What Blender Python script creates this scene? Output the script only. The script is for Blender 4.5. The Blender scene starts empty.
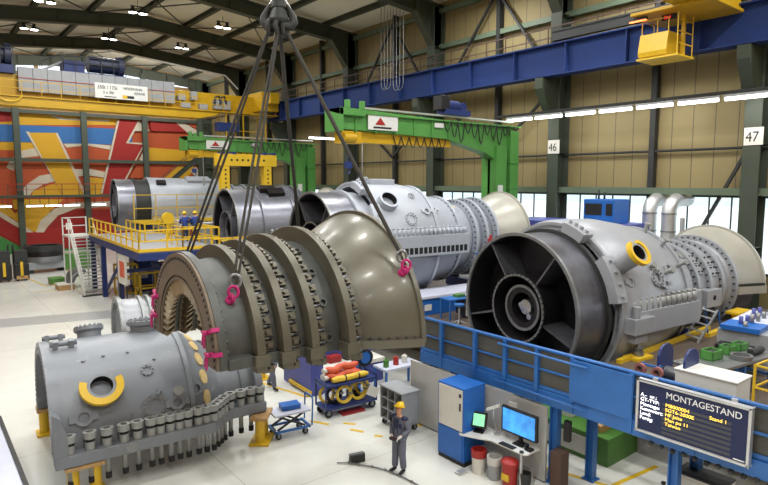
import bpy, bmesh, math, random
from mathutils import Vector, Matrix
random.seed(7)
PI = math.pi
SC = bpy.context.scene
COL = SC.collection
R_ = math.radians

# ------------------------------------------------------------------ materials
def lin(c):
    c = c / 255.0
    return c / 12.92 if c <= 0.04045 else ((c + 0.055) / 1.055) ** 2.4
def rgb(t): return (lin(t[0]), lin(t[1]), lin(t[2]), 1.0)
MATS = {}
def pm(name, col, rough=0.5, metal=0.0, var=0.12, scale=3.0, bump=0.0, rvar=0.1, emit=None, estr=0.0, coat=0.0, dirt=None):
    m = bpy.data.materials.new(name); m.use_nodes = True
    nt = m.node_tree; N = nt.nodes; L = nt.links
    b = N['Principled BSDF']
    b.inputs['Metallic'].default_value = metal
    tc = N.new('ShaderNodeTexCoord')
    nz = N.new('ShaderNodeTexNoise'); nz.inputs['Scale'].default_value = scale; nz.inputs['Detail'].default_value = 6
    nz.inputs['Roughness'].default_value = 0.65
    L.new(tc.outputs['Object'], nz.inputs['Vector'])
    c = rgb(col)
    ramp = N.new('ShaderNodeValToRGB')
    lo = tuple(x * (1 - var) for x in c[:3]) + (1,); hi = tuple(min(1, x * (1 + var)) for x in c[:3]) + (1,)
    ramp.color_ramp.elements[0].position = 0.3; ramp.color_ramp.elements[0].color = lo
    ramp.color_ramp.elements[1].position = 0.7; ramp.color_ramp.elements[1].color = hi
    L.new(nz.outputs['Fac'], ramp.inputs['Fac'])
    out = ramp.outputs['Color']
    if dirt:
        n2 = N.new('ShaderNodeTexNoise'); n2.inputs['Scale'].default_value = dirt[2]; n2.inputs['Detail'].default_value = 10
        n2.inputs['Roughness'].default_value = 0.75
        L.new(tc.outputs['Object'], n2.inputs['Vector'])
        r2 = N.new('ShaderNodeValToRGB'); r2.color_ramp.elements[0].position = dirt[1]; r2.color_ramp.elements[0].color = (0, 0, 0, 1)
        r2.color_ramp.elements[1].position = min(1, dirt[1] + 0.14); r2.color_ramp.elements[1].color = (1, 1, 1, 1)
        L.new(n2.outputs['Fac'], r2.inputs['Fac'])
        mx = N.new('ShaderNodeMix'); mx.data_type = 'RGBA'
        mu = N.new('ShaderNodeMath'); mu.operation = 'MULTIPLY'; mu.inputs[1].default_value = dirt[3]
        L.new(r2.outputs['Color'], mu.inputs[0]); L.new(mu.outputs[0], mx.inputs['Factor'])
        L.new(out, mx.inputs['A']); mx.inputs['B'].default_value = rgb(dirt[0])
        out = mx.outputs['Result']
    L.new(out, b.inputs['Base Color'])
    mr = N.new('ShaderNodeMapRange'); mr.inputs['To Min'].default_value = max(0.02, rough - rvar); mr.inputs['To Max'].default_value = min(1, rough + rvar)
    L.new(nz.outputs['Fac'], mr.inputs['Value']); L.new(mr.outputs['Result'], b.inputs['Roughness'])
    if bump:
        bp = N.new('ShaderNodeBump'); bp.inputs['Strength'].default_value = bump; bp.inputs['Distance'].default_value = 0.02
        n3 = N.new('ShaderNodeTexNoise'); n3.inputs['Scale'].default_value = scale * 6; n3.inputs['Detail'].default_value = 4
        L.new(tc.outputs['Object'], n3.inputs['Vector']); L.new(n3.outputs['Fac'], bp.inputs['Height']); L.new(bp.outputs['Normal'], b.inputs['Normal'])
    if coat: b.inputs['Coat Weight'].default_value = coat; b.inputs['Coat Roughness'].default_value = 0.12
    if emit is not None:
        if var >= 0.3: L.new(out, b.inputs['Emission Color'])
        b.inputs['Emission Color'].default_value = rgb(emit); b.inputs['Emission Strength'].default_value = estr
    MATS[name] = m
    return m

pm('casing_grey', (122, 127, 134), 0.42, 0.15, 0.08, 1.5, 0.05, dirt=((205, 205, 205), 0.60, 2.6, 0.45))
pm('turbine_grey', (156, 159, 165), 0.38, 0.15, 0.06, 1.5, 0.04, dirt=((120, 122, 126), 0.64, 2.0, 0.4))
pm('turbine_white', (166, 172, 182), 0.42, 0.1, 0.05, 1.5, 0.03)
pm('olive_steel', (92, 88, 75), 0.42, 0.35, 0.14, 2.0, 0.08)
pm('olive_dark', (74, 76, 73), 0.45, 0.35, 0.2, 3.0, 0.15)
pm('cone_lacquer', (100, 97, 85), 0.36, 0.3, 0.1, 1.2, 0.03, coat=0.15, dirt=((105, 100, 84), 0.62, 1.4, 0.45))
pm('face_brown', (106, 93, 78), 0.5, 0.35, 0.14, 3.0, 0.05)
pm('vane_metal', (150, 138, 116), 0.4, 0.6, 0.2, 4.0)
pm('black_steel', (40, 38, 40), 0.35, 0.5, 0.3, 2.0, 0.05, dirt=((92, 86, 84), 0.60, 1.6, 0.5))
pm('bell_metal', (104, 105, 112), 0.34, 0.6, 0.25, 1.4, 0.05, dirt=((138, 130, 128), 0.56, 1.7, 0.6))
pm('bell_silver', (128, 130, 140), 0.32, 0.6, 0.14, 1.4, 0.03)
pm('dark_hole', (16, 16, 17), 0.7, 0.0, 0.1)
pm('cone_grey', (172, 170, 160), 0.38, 0.25, 0.06, 1.5)
pm('deck_grey', (150, 152, 158), 0.5, 0.1, 0.08, 2)
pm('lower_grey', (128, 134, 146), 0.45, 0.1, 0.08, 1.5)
pm('bright_steel', (190, 192, 196), 0.22, 0.9, 0.06, 2.0)
pm('steel', (138, 140, 142), 0.4, 0.7, 0.1, 4.0)
pm('stud_grey', (150, 152, 150), 0.45, 0.3, 0.08, 6.0)
pm('rubber', (28, 28, 30), 0.75, 0.0, 0.15, 5.0)
pm('sling_dark', (52, 50, 46), 0.8, 0.0, 0.2, 8.0, 0.2)
pm('yellow', (214, 176, 34), 0.45, 0.0, 0.1, 2.0)
pm('yellow_crane', (190, 150, 18), 0.4, 0.0, 0.12, 0.6)
pm('cover_tan', (210, 184, 128), 0.6, 0.0, 0.18, 6.0)
pm('magenta', (176, 30, 104), 0.45, 0.0, 0.1, 6.0)
pm('blue_paint', (32, 98, 180), 0.4, 0.0, 0.1, 2.0)
pm('blue_rail', (44, 102, 172), 0.42, 0.0, 0.12, 2.0, dirt=((30, 50, 90), 0.66, 3.0, 0.4))
pm('blue_beam', (24, 52, 112), 0.75, 0.0, 0.12, 0.5)
pm('blue_dark', (30, 48, 104), 0.45, 0.0, 0.15, 2.0)
pm('blue_violet', (72, 80, 150), 0.5, 0.0, 0.12, 2.0)
pm('lilac_top', (196, 200, 218), 0.5, 0.0, 0.06, 2.0)
pm('green_paint', (78, 140, 66), 0.42, 0.0, 0.1, 1.0)
pm('green_box', (78, 128, 56), 0.5, 0.0, 0.15, 2.0)
pm('column_green', (62, 70, 58), 0.6, 0.0, 0.12, 1.0)
pm('rafter_green', (66, 70, 56), 0.6, 0.0, 0.1, 1.0)
pm('dark_steel', (48, 50, 50), 0.55, 0.2, 0.12, 2.0)
pm('black', (26, 26, 28), 0.5, 0.0, 0.15, 3.0)
pm('panel_grey', (84, 84, 78), 0.6, 0.1, 0.14, 1.5)
pm('sheet_grey', (198, 198, 194), 0.4, 0.25, 0.1, 0.8)
pm('grey_plastic', (150, 154, 158), 0.5, 0.0, 0.08, 3.0)
pm('white_paint', (214, 215, 211), 0.45, 0.0, 0.04, 2.0)
pm('off_white', (214, 212, 204), 0.5, 0.0, 0.05, 2.0)
pm('aluminium', (200, 202, 204), 0.35, 0.6, 0.06, 4.0)
pm('red_paint', (160, 36, 32), 0.45, 0.0, 0.12, 3.0)
pm('orange_hose', (206, 92, 62), 0.6, 0.0, 0.15, 6.0, 0.2)
pm('yellow_hose', (222, 190, 60), 0.55, 0.0, 0.15, 6.0)
pm('wood', (176, 140, 92), 0.6, 0.0, 0.2, 5.0, 0.1)
pm('brown_floor', (92, 80, 70), 0.5, 0.0, 0.15, 0.8)
pm('skin', (206, 152, 122), 0.5, 0.0, 0.05, 8.0)
pm('hair', (92, 66, 46), 0.7, 0.0, 0.2, 20.0)
pm('work_grey', (98, 102, 116), 0.8, 0.0, 0.15, 7.0, 0.3)
pm('work_navy', (36, 44, 74), 0.8, 0.0, 0.15, 7.0, 0.3)
pm('shirt_blue', (40, 66, 140), 0.8, 0.0, 0.12, 7.0, 0.3)
pm('glove', (216, 212, 204), 0.8, 0.0, 0.08, 7.0)
pm('helmet', (240, 200, 40), 0.3, 0.0, 0.04, 3.0)
pm('ceiling_panel', (226, 219, 198), 0.8, 0.0, 0.05, 0.3)
pm('tan_panel', (158, 126, 86), 0.8, 0.0, 0.08, 0.4)
pm('girt_green', (96, 112, 92), 0.55, 0.0, 0.1, 1.0)
pm('blue_screen', (60, 142, 228), 0.3, 0.0, 0.5, 2.2, emit=(50, 140, 240), estr=0.9)
pm('green_screen', (140, 220, 170), 0.3, 0.0, 0.1, 4.0, emit=(140, 225, 175), estr=0.7)
pm('sign_blue', (9, 27, 74), 0.35, 0.0, 0.04, 2.0)
pm('sign_strip', (66, 70, 78), 0.4, 0.0, 0.06, 2.0)
pm('led_white', (255, 255, 255), 0.5, emit=(255, 255, 255), estr=1.6)
pm('led_amber', (255, 214, 90), 0.5, emit=(255, 208, 80), estr=1.5)
pm('led_red', (255, 40, 60), 0.5, emit=(255, 30, 50), estr=1.6)
pm('lamp_glow', (255, 252, 244), 0.5, emit=(255, 252, 244), estr=14.0)
pm('tube_glow', (255, 255, 250), 0.5, emit=(255, 253, 246), estr=6.0)
pm('orange_glow', (255, 130, 70), 0.5, emit=(255, 130, 70), estr=3.0)
pm('letter_white', (238, 240, 242), 0.5, 0.0, 0.02)
pm('letter_black', (30, 30, 32), 0.6, 0.0, 0.02)
pm('gable_white', (246, 246, 240), 0.6, 0.0, 0.02)
for n_, c_ in (('mural_red', (146, 26, 20)), ('mural_orange', (168, 72, 32)), ('mural_yellow', (196, 150, 26)),
               ('mural_blue', (44, 98, 156)), ('mural_cream', (190, 180, 160)), ('mural_green', (56, 124, 58))):
    pm(n_, c_, 0.7, 0.0, 0.05, 0.5)

# special materials ---------------------------------------------------------
def floor_mat():
    m = pm('epoxy_floor', (216, 217, 211), 0.24, 0.0, 0.05, 0.35, 0.0, 0.08, dirt=((186, 178, 160), 0.56, 0.45, 0.5))
    nt = m.node_tree; b = nt.nodes['Principled BSDF']; b.inputs['Specular IOR Level'].default_value = 0.55
    # joint lines of the cast floor fields
    old = b.inputs['Base Color'].links[0].from_socket
    tc = nt.nodes.new('ShaderNodeTexCoord'); br = nt.nodes.new('ShaderNodeTexBrick')
    br.offset = 0.0; br.inputs['Scale'].default_value = 1.0; br.inputs['Brick Width'].default_value = 6.0; br.inputs['Row Height'].default_value = 6.0
    br.inputs['Mortar Size'].default_value = 0.012
    br.inputs['Color1'].default_value = br.inputs['Color2'].default_value = (1, 1, 1, 1); br.inputs['Mortar'].default_value = (0.7, 0.68, 0.62, 1)
    nt.links.new(tc.outputs['Object'], br.inputs['Vector'])
    mx = nt.nodes.new('ShaderNodeMix'); mx.data_type = 'RGBA'; mx.blend_type = 'MULTIPLY'; mx.inputs['Factor'].default_value = 1.0
    nt.links.new(old, mx.inputs['A']); nt.links.new(br.outputs['Color'], mx.inputs['B']); nt.links.new(mx.outputs['Result'], b.inputs['Base Color'])
    return m
floor_mat()
def cladding_mat(name, col, seam, pitch, axis):
    m = pm(name, col, 0.65, 0.0, 0.05, 0.25)
    nt = m.node_tree; b = nt.nodes['Principled BSDF']; old = b.inputs['Base Color'].links[0].from_socket
    tc = nt.nodes.new('ShaderNodeTexCoord'); sp = nt.nodes.new('ShaderNodeSeparateXYZ'); nt.links.new(tc.outputs['Object'], sp.inputs[0])
    d = nt.nodes.new('ShaderNodeMath'); d.operation = 'DIVIDE'; d.inputs[1].default_value = pitch; nt.links.new(sp.outputs[axis], d.inputs[0])
    f = nt.nodes.new('ShaderNodeMath'); f.operation = 'FRACT'; nt.links.new(d.outputs[0], f.inputs[0])
    g = nt.nodes.new('ShaderNodeMath'); g.operation = 'LESS_THAN'; g.inputs[1].default_value = 0.045; nt.links.new(f.outputs[0], g.inputs[0])
    mx = nt.nodes.new('ShaderNodeMix'); mx.data_type = 'RGBA'; nt.links.new(g.outputs[0], mx.inputs['Factor'])
    nt.links.new(old, mx.inputs['A']); mx.inputs['B'].default_value = rgb(seam); nt.links.new(mx.outputs['Result'], b.inputs['Base Color'])
    return m
cladding_mat('wall_cladding', (142, 128, 88), (96, 88, 68), 1.0, 1)
def glass_mat():
    m = bpy.data.materials.new('window_glass'); m.use_nodes = True; nt = m.node_tree; N = nt.nodes
    N.remove(N['Principled BSDF'])
    t = N.new('ShaderNodeBsdfTransparent'); t.inputs['Color'].default_value = (0.93, 0.96, 0.98, 1)
    g = N.new('ShaderNodeBsdfGlossy'); g.inputs['Roughness'].default_value = 0.05
    mx = N.new('ShaderNodeMixShader'); mx.inputs[0].default_value = 0.08
    nt.links.new(t.outputs[0], mx.inputs[1]); nt.links.new(g.outputs[0], mx.inputs[2]); nt.links.new(mx.outputs[0], N['Material Output'].inputs[0])
    MATS['window_glass'] = m
glass_mat()

# ------------------------------------------------------------------ mesh builder
class MB:
    def __init__(s): s.v = []; s.f = []; s.sm = []; s.mi = []; s.M = Matrix(); s.cur = 0
    def add(s, vs, fs, smooth=False):
        o = len(s.v)
        for p in vs: s.v.append(tuple(s.M @ Vector(p)))
        for f in fs: s.f.append(tuple(o + i for i in f)); s.sm.append(smooth); s.mi.append(s.cur)
        return s
    def box(s, lo, hi):
        x0, y0, z0 = lo; x1, y1, z1 = hi
        return s.add([(x0, y0, z0), (x1, y0, z0), (x1, y1, z0), (x0, y1, z0), (x0, y0, z1), (x1, y0, z1), (x1, y1, z1), (x0, y1, z1)],
                     [(0, 3, 2, 1), (4, 5, 6, 7), (0, 1, 5, 4), (1, 2, 6, 5), (2, 3, 7, 6), (3, 0, 4, 7)])
    def cbox(s, c, d): return s.box([c[i] - d[i] / 2 for i in range(3)], [c[i] + d[i] / 2 for i in range(3)])
    def bar(s, p, q, w, h=None, up=(0, 0, 1)):
        h = h or w; p = Vector(p); q = Vector(q); d = (q - p).normalized(); u = Vector(up)
        if abs(d.dot(u)) > 0.98: u = Vector((1, 0, 0))
        a = d.cross(u).normalized() * (w / 2); b = a.cross(d).normalized() * (h / 2)
        vs = [p - a - b, p + a - b, p + a + b, p - a + b, q - a - b, q + a - b, q + a + b, q - a + b]
        return s.add(vs, [(0, 3, 2, 1), (4, 5, 6, 7), (0, 1, 5, 4), (1, 2, 6, 5), (2, 3, 7, 6), (3, 0, 4, 7)])
    def tube(s, pts, r, n=8, closed=False):
        pts = [Vector(p) for p in pts]; m = len(pts); rings = []
        rs = r if isinstance(r, (list, tuple)) else [r] * m
        pa = None
        for i in range(m):
            if closed: d = pts[(i + 1) % m] - pts[i - 1]
            else: d = pts[min(i + 1, m - 1)] - pts[max(i - 1, 0)]
            d.normalize()
            if pa is None:
                u = Vector((0, 0, 1)) if abs(d.z) < 0.9 else Vector((1, 0, 0)); a = d.cross(u).normalized()
            else:
                a = (pa - d * pa.dot(d)).normalized()
            pa = a; b = d.cross(a)
            rings.append([pts[i] + (a * math.cos(2 * PI * k / n) + b * math.sin(2 * PI * k / n)) * rs[i] for k in range(n)])
        vs = [p for g in rings for p in g]; fs = []
        for i in range(m if closed else m - 1):
            j = (i + 1) % m
            for k in range(n): fs.append((i * n + k, i * n + (k + 1) % n, j * n + (k + 1) % n, j * n + k))
        s.add(vs, fs, True)
        if not closed:
            s.add([tuple(p) for p in rings[0]], [tuple(range(n - 1, -1, -1))]); s.add([tuple(p) for p in rings[-1]], [tuple(range(n))])
        return s
    def lathe(s, prof, a0=0.0, a1=2 * PI, n=48, loop=True, axis='X', sharp=True):
        """revolve profile [(along, radius)] about local X (or Z); loop closes the profile"""
        full = abs(a1 - a0 - 2 * PI) < 1e-6
        m = len(prof); segs = [(i, (i + 1) % m) for i in range(m if loop else m - 1)]
        def P(t, r, a): return (t, r * math.cos(a), r * math.sin(a)) if axis == 'X' else (r * math.cos(a), r * math.sin(a), t)
        cnt = n if full else n + 1
        ang = [a0 + (a1 - a0) * k / n for k in range(cnt)]
        if sharp:
            for i, j in segs:
                if prof[i][1] < 1e-6 and prof[j][1] < 1e-6: continue
                vs = [P(*prof[i], a) for a in ang] + [P(*prof[j], a) for a in ang]
                s.add(vs, [(k, (k + 1) % cnt, cnt + (k + 1) % cnt, cnt + k) for k in range(n)], True)
        else:
            vs = [P(*q, a) for q in prof for a in ang]
            s.add(vs, [(i * cnt + k, i * cnt + (k + 1) % cnt, j * cnt + (k + 1) % cnt, j * cnt + k) for i, j in segs for k in range(n)], True)
        if not full and loop:
            for a in (a0, a1): s.add([P(*q, a) for q in prof], [tuple(range(m))])
        return s
    def cyl(s, p, q, r, n=16, r2=None):
        p = Vector(p); q = Vector(q); d = (q - p).normalized(); u = Vector((0, 0, 1)) if abs(d.z) < 0.9 else Vector((1, 0, 0))
        a = d.cross(u).normalized(); b = d.cross(a); r2 = r if r2 is None else r2
        A = [p + (a * math.cos(2 * PI * k / n) + b * math.sin(2 * PI * k / n)) * r for k in range(n)]
        B = [q + (a * math.cos(2 * PI * k / n) + b * math.sin(2 * PI * k / n)) * r2 for k in range(n)]
        s.add(A + B, [(k, (k + 1) % n, n + (k + 1) % n, n + k) for k in range(n)], True)
        s.add(A, [tuple(range(n - 1, -1, -1))]); s.add(B, [tuple(range(n))]); return s
    def prism(s, poly, axis, a, b):
        """extrude 2D poly along axis between a and b; axis X: (y,z), Y: (x,z), Z: (x,y)"""
        def P(p, t): return {'X': (t, p[0], p[1]), 'Y': (p[0], t, p[1]), 'Z': (p[0], p[1], t)}[axis]
        n = len(poly)
        return s.add([P(p, a) for p in poly] + [P(p, b) for p in poly],
                     [tuple(range(n - 1, -1, -1)), tuple(range(n, 2 * n))] + [(k, (k + 1) % n, n + (k + 1) % n, n + k) for k in range(n)])
    def sphere(s, c, r, nu=16, nv=10, sc=(1, 1, 1), z0=-1.0):
        vs = []; fs = []
        for j in range(nv + 1):
            t = math.asin(max(z0, -1)) + (PI / 2 - math.asin(max(z0, -1))) * j / nv
            for k in range(nu):
                vs.append((c[0] + r * sc[0] * math.cos(t) * math.cos(2 * PI * k / nu), c[1] + r * sc[1] * math.cos(t) * math.sin(2 * PI * k / nu), c[2] + r * sc[2] * math.sin(t)))
        for j in range(nv):
            for k in range(nu): fs.append((j * nu + k, j * nu + (k + 1) % nu, (j + 1) * nu + (k + 1) % nu, (j + 1) * nu + k))
        return s.add(vs, fs, True)
    def build(s, name, mats, parent=None, bevel=0.0, loc=None, label=None):
        me = bpy.data.meshes.new(name)
        me.from_pydata(s.v, [], s.f)
        for p, sm, mi in zip(me.polygons, s.sm, s.mi): p.use_smooth = sm; p.material_index = mi
        bm = bmesh.new(); bm.from_mesh(me); bmesh.ops.remove_doubles(bm, verts=bm.verts, dist=1e-5)
        bmesh.ops.recalc_face_normals(bm, faces=bm.faces)
        for e in bm.edges:
            if len(e.link_faces) == 2 and e.calc_face_angle(0) > 0.6: e.smooth = False
        bm.to_mesh(me); bm.free()
        for m in (mats if isinstance(mats, (list, tuple)) else [mats]): me.materials.append(MATS[m])
        o = bpy.data.objects.new(name, me); COL.objects.link(o)
        if parent is not None: o.parent = parent
        if loc is not None: o.location = loc
        if bevel:
            b = o.modifiers.new('Bevel', 'BEVEL'); b.width = bevel; b.segments = 2; b.limit_method = 'ANGLE'; b.angle_limit = R_(40)
        if label: o['label'] = label
        return o

def tag(o, label, cat, group=None, kind=None):
    o['label'] = label; o['category'] = cat
    if group: o['group'] = group
    if kind: o['kind'] = kind
    return o
def thing(name, loc, label, cat, rz=0.0, group=None):
    o = bpy.data.objects.new(name, None); COL.objects.link(o); o.empty_display_size = 0.3
    o.location = loc; o.rotation_euler = (0, 0, R_(rz)); return tag(o, label, cat, group)
def struct(o): o['kind'] = 'structure'; return o
def copy_tree(o, parent=None):
    c = o.copy(); COL.objects.link(c)
    if parent is not None: c.parent = parent
    for ch in list(o.children): copy_tree(ch, c)
    return c
def frame_m(pos, n, t1=(1, 0, 0)):
    n = Vector(n).normalized(); t = Vector(t1); t = (t - n * t.dot(n)).normalized(); b = n.cross(t)
    return Matrix(((t.x, b.x, n.x, pos[0]), (t.y, b.y, n.y, pos[1]), (t.z, b.z, n.z, pos[2]), (0, 0, 0, 1)))
def radial(sx, a_deg, R):
    a = R_(a_deg); n = (0, math.cos(a), math.sin(a)); return frame_m((sx, R * n[1], R * n[2]), n)
def text(name, body, size, mat, parent, org, xdir, ydir, extrude=0.004, align='LEFT', sx=1.0):
    cu = bpy.data.curves.new(name, 'FONT'); cu.body = body; cu.size = size; cu.extrude = extrude; cu.align_x = align
    tmp = bpy.data.objects.new(name + '_t', cu); COL.objects.link(tmp)
    bpy.context.view_layer.update()
    me = bpy.data.meshes.new_from_object(tmp.evaluated_get(bpy.context.evaluated_depsgraph_get()))
    bpy.data.objects.remove(tmp)
    x = Vector(xdir).normalized(); y = Vector(ydir).normalized(); z = x.cross(y)
    M = Matrix(((x.x * sx, y.x, z.x, org[0]), (x.y * sx, y.y, z.y, org[1]), (x.z * sx, y.z, z.z, org[2]), (0, 0, 0, 1)))
    me.transform(M); me.materials.clear(); me.materials.append(MATS[mat])
    o = bpy.data.objects.new(name, me); COL.objects.link(o); o.parent = parent
    return o

# ================================================================== THE SETTING
XW = 29.5; YB = 71.0
struct(MB().box((-14, -16, -0.3), (XW + 0.2, YB + 0.3, 0)).build('floor', 'epoxy_floor'))
# painted floor markings
b = MB()
def strip(b, p, q, w, z=0.004):
    p = Vector((p[0], p[1], 0)); q = Vector((q[0], q[1], 0)); d = (q - p).normalized(); a = Vector((-d.y, d.x, 0)) * w / 2
    b.prism([tuple((p - a).xy), tuple((q - a).xy), tuple((q + a).xy), tuple((p + a).xy)], 'Z', 0.0005, z)
for p, q in (((9.0, 22.5), (10.3, 17.0)), ((10.3, 17.0), (11.4, 17.6)), ((9.3, 15.2), (9.6, 14.6)), ((9.9, 13.9), (10.1, 13.5)), ((10.0, 14.4), (10.25, 14.1)), ((9.0, 22.5), (9.0, 29.5)),
             ((12.3, 9.3), (12.9, 7.2)), ((13.0, 5.9), (14.6, 5.6)), ((12.9, 7.2), (14.8, 7.0)), ((10.2, 13.1), (10.35, 12.9)), ((11.5, 13.2), (12.0, 12.4)),
             ((6.3, 45.5), (7.6, 45.0)), ((6.8, 52), (7.3, 47)), ((9.7, 29.2), (13.9, 28.4))):
    strip(b, p, q, 0.12)
struct(b.build('trim_1', 'yellow'))
b = MB(); strip(b, (-8, 39.3), (9.6, 34.6), 2.2, 0.003)
pm('floor_band', (170, 172, 172), 0.3, 0, 0.05, 0.5)
struct(b.build('trim_2', 'floor_band'))

# right wall: cladding over a strip of windows
b = MB()
b.box((XW, -16, 6.75), (XW + 0.2, YB + 0.2, 22.5)); b.box((XW, -16, 0), (XW + 0.2, YB + 0.2, 3.2))
struct(b.build('wall_right', 'wall_cladding'))
wi = 1
for k in range(-1, 7):
    y0, y1 = 10.05 * k + 0.1, 10.05 * (k + 1) - 0.1
    f = MB()
    f.box((XW, y0, 3.2), (XW + 0.12, y1, 3.3)); f.box((XW, y0, 6.68), (XW + 0.12, y1, 6.75))
    n = 10
    for i in range(n + 1):
        y = y0 + (y1 - y0) * i / n; f.box((XW, y - 0.025, 3.2), (XW + 0.08, y + 0.025, 6.75))
    o = f.build('window_%d' % wi, 'dark_steel'); struct(o); wi += 1
    g = MB(); g.box((XW + 0.05, y0, 3.25), (XW + 0.07, y1, 6.7)); g.build('pane', 'window_glass', o)
# back wall with clerestory strip, and the frame that carries the mural
b = MB()
b.box((-14, YB, 0), (XW, YB + 0.2, 18.55)); b.box((-14, YB, 19.45), (XW, YB + 0.2, 23))
for i in range(9): x = -14 + 6.3 * i; b.box((x - 0.2, YB, 18.55), (x + 0.2, YB + 0.2, 19.45))
struct(b.build('wall_back', 'tan_panel'))
o = MB().box((-14, YB + 0.1, 18.55), (XW, YB + 0.12, 19.45)).build('window_%d' % wi, 'window_glass'); struct(o)
o = struct(MB().box((-14, YB - 0.04, 0), (XW - 0.1, YB, 14.4)).build('wall_mural', 'mural_orange'))
MURAL = [('yellow',[(7.0,14.3),(19.1,14.4),(19.0,13.7),(6.9,13.0)]),('red',[(7.0,14.3),(8.6,14.4),(9.0,13.5),(6.9,13.2)]),('cream',[(12.2,14.3),(12.8,14.3),(13.7,14.1),(18.0,14.2),(18.0,14.0),(13.1,13.9)]),('orange',[(6.8,11.4),(18.6,11.5),(18.3,5.3),(6.5,5.5)]),('yellow',[(6.8,11.3),(10.8,11.5),(10.8,10.5),(7.0,10.6)]),('cream',[(8.0,8.8),(8.4,9.6),(9.3,10.5),(10.8,10.9),(12.0,10.2),(9.3,9.8),(8.6,8.5)]),('cream',[(9.0,6.1),(9.7,7.1),(10.9,8.0),(12.5,8.3),(12.9,7.6),(11.2,7.1),(10.2,6.4),(9.9,5.9)]),('yellow',[(10.2,6.4),(12.9,7.5),(13.3,5.9),(10.1,5.9)]),('blue',[(6.9,13.1),(20.4,13.3),(20.3,11.5),(6.8,11.4)]),('cream',[(13.3,11.4),(15.8,11.5),(18.0,11.4),(18.0,10.9),(15.6,11.3),(13.6,11.0)]),('cream',[(14.2,8.7),(15.7,8.8),(17.5,8.4),(17.3,7.8),(15.4,8.1),(14.4,7.9)]),('yellow',[(15.4,7.9),(17.3,7.7),(17.2,5.8),(14.6,5.9)]),('cream',[(9.9,12.5),(10.2,12.5),(13.5,5.9),(13.0,5.9)]),('yellow',[(10.2,12.4),(12.6,12.5),(15.2,5.7),(13.0,5.8)]),('cream',[(12.6,12.5),(12.8,12.5),(15.4,5.7),(15.1,5.7)]),('orange',[(6.5,5.7),(18.3,5.4),(18.2,4.1),(6.4,4.5)]),('yellow',[(8.4,5.6),(13.0,5.5),(11.7,4.3),(8.4,4.4)]),('red',[(6.4,4.6),(20.0,4.2),(19.8,0.0),(6.1,0.0)]),('yellow',[(6.4,5.2),(7.8,5.1),(8.9,3.6),(11.7,4.4),(10.0,2.5),(8.1,3.8),(6.4,4.5)]),('yellow',[(8.1,3.8),(9.1,4.7),(11.8,4.5),(10.3,2.1),(9.7,2.4)]),('cream',[(6.4,4.6),(7.2,4.4),(12.7,0.0),(12.2,0.0),(6.7,4.2)]),('cream',[(10.2,2.0),(10.7,3.3),(12.0,4.5),(13.7,5.1),(17.6,5.2),(17.6,4.6),(14.2,4.5),(12.4,3.8),(11.3,2.6),(10.8,1.8)]),('green',[(6.3,2.2),(7.1,1.9),(8.8,0.7),(9.6,0.3),(19.8,0.0),(19.8,0.0),(6.1,0.0)]),('red',[(7.1,2.3),(12.0,2.0),(13.5,0.3),(8.8,0.7)]),('cream',[(18.8,14.2),(19.0,14.2),(16.9,6.1),(16.7,6.1)]),('red',[(19.0,14.2),(21.0,14.2),(19.7,11.7),(21.7,11.7),(19.3,7.5),(18.6,6.0),(16.9,6.0)]),('cream',[(21.0,14.2),(21.2,14.2),(19.9,11.8),(21.7,11.8),(19.4,7.5),(19.2,7.5),(21.5,11.6),(19.6,11.7)]),('cream',[(21.2,14.1),(22.3,13.2),(20.6,13.1)]),('yellow',[(21.8,11.3),(24.4,11.2),(27.7,11.1),(27.7,9.9),(23.7,9.8),(21.9,9.5)]),('cream',[(21.0,9.9),(21.8,11.4),(21.8,9.1)]),('orange',[(19.8,7.8),(20.8,9.5),(21.8,9.0),(21.8,7.8)]),('red',[(22.3,14.3),(25.3,14.4),(26.9,13.3),(22.4,13.2)]),('cream',[(25.2,14.4),(26.3,14.4),(28.6,13.1),(26.8,13.1)]),('orange',[(26.4,14.4),(28.8,14.4),(28.8,13.1)]),('yellow',[(29.1,14.4),(29.4,14.4),(29.4,13.1),(29.0,13.0)]),('cream',[(29.4,14.4),(29.4,14.3),(29.4,13.2),(29.4,13.1)]),('orange',[(21.9,9.4),(29.4,9.4),(29.4,7.5),(21.8,7.7)]),('yellow',[(23.5,7.7),(25.3,9.3),(27.6,9.2),(26.2,7.6)]),('cream',[(26.8,8.7),(27.5,9.2),(28.6,7.6),(27.7,7.6)]),('red',[(27.6,9.2),(29.4,9.3),(29.4,7.6),(28.6,7.6)]),('yellow',[(27.9,7.5),(29.0,7.5),(29.4,6.6),(29.4,5.0),(28.1,5.0)]),('green',[(29.4,7.4),(29.4,7.3),(29.4,4.4),(29.2,4.4)])]
names = ['mural_red', 'mural_orange', 'mural_yellow', 'mural_blue', 'mural_cream', 'mural_green']
b = MB()
for i, (c, poly) in enumerate(MURAL):
    b.cur = names.index('mural_' + c)
    y = YB - 0.05 - 0.012 * i
    b.prism(poly, 'Y', YB - 0.045, y)
b.build('mural_field', names, o)
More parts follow.
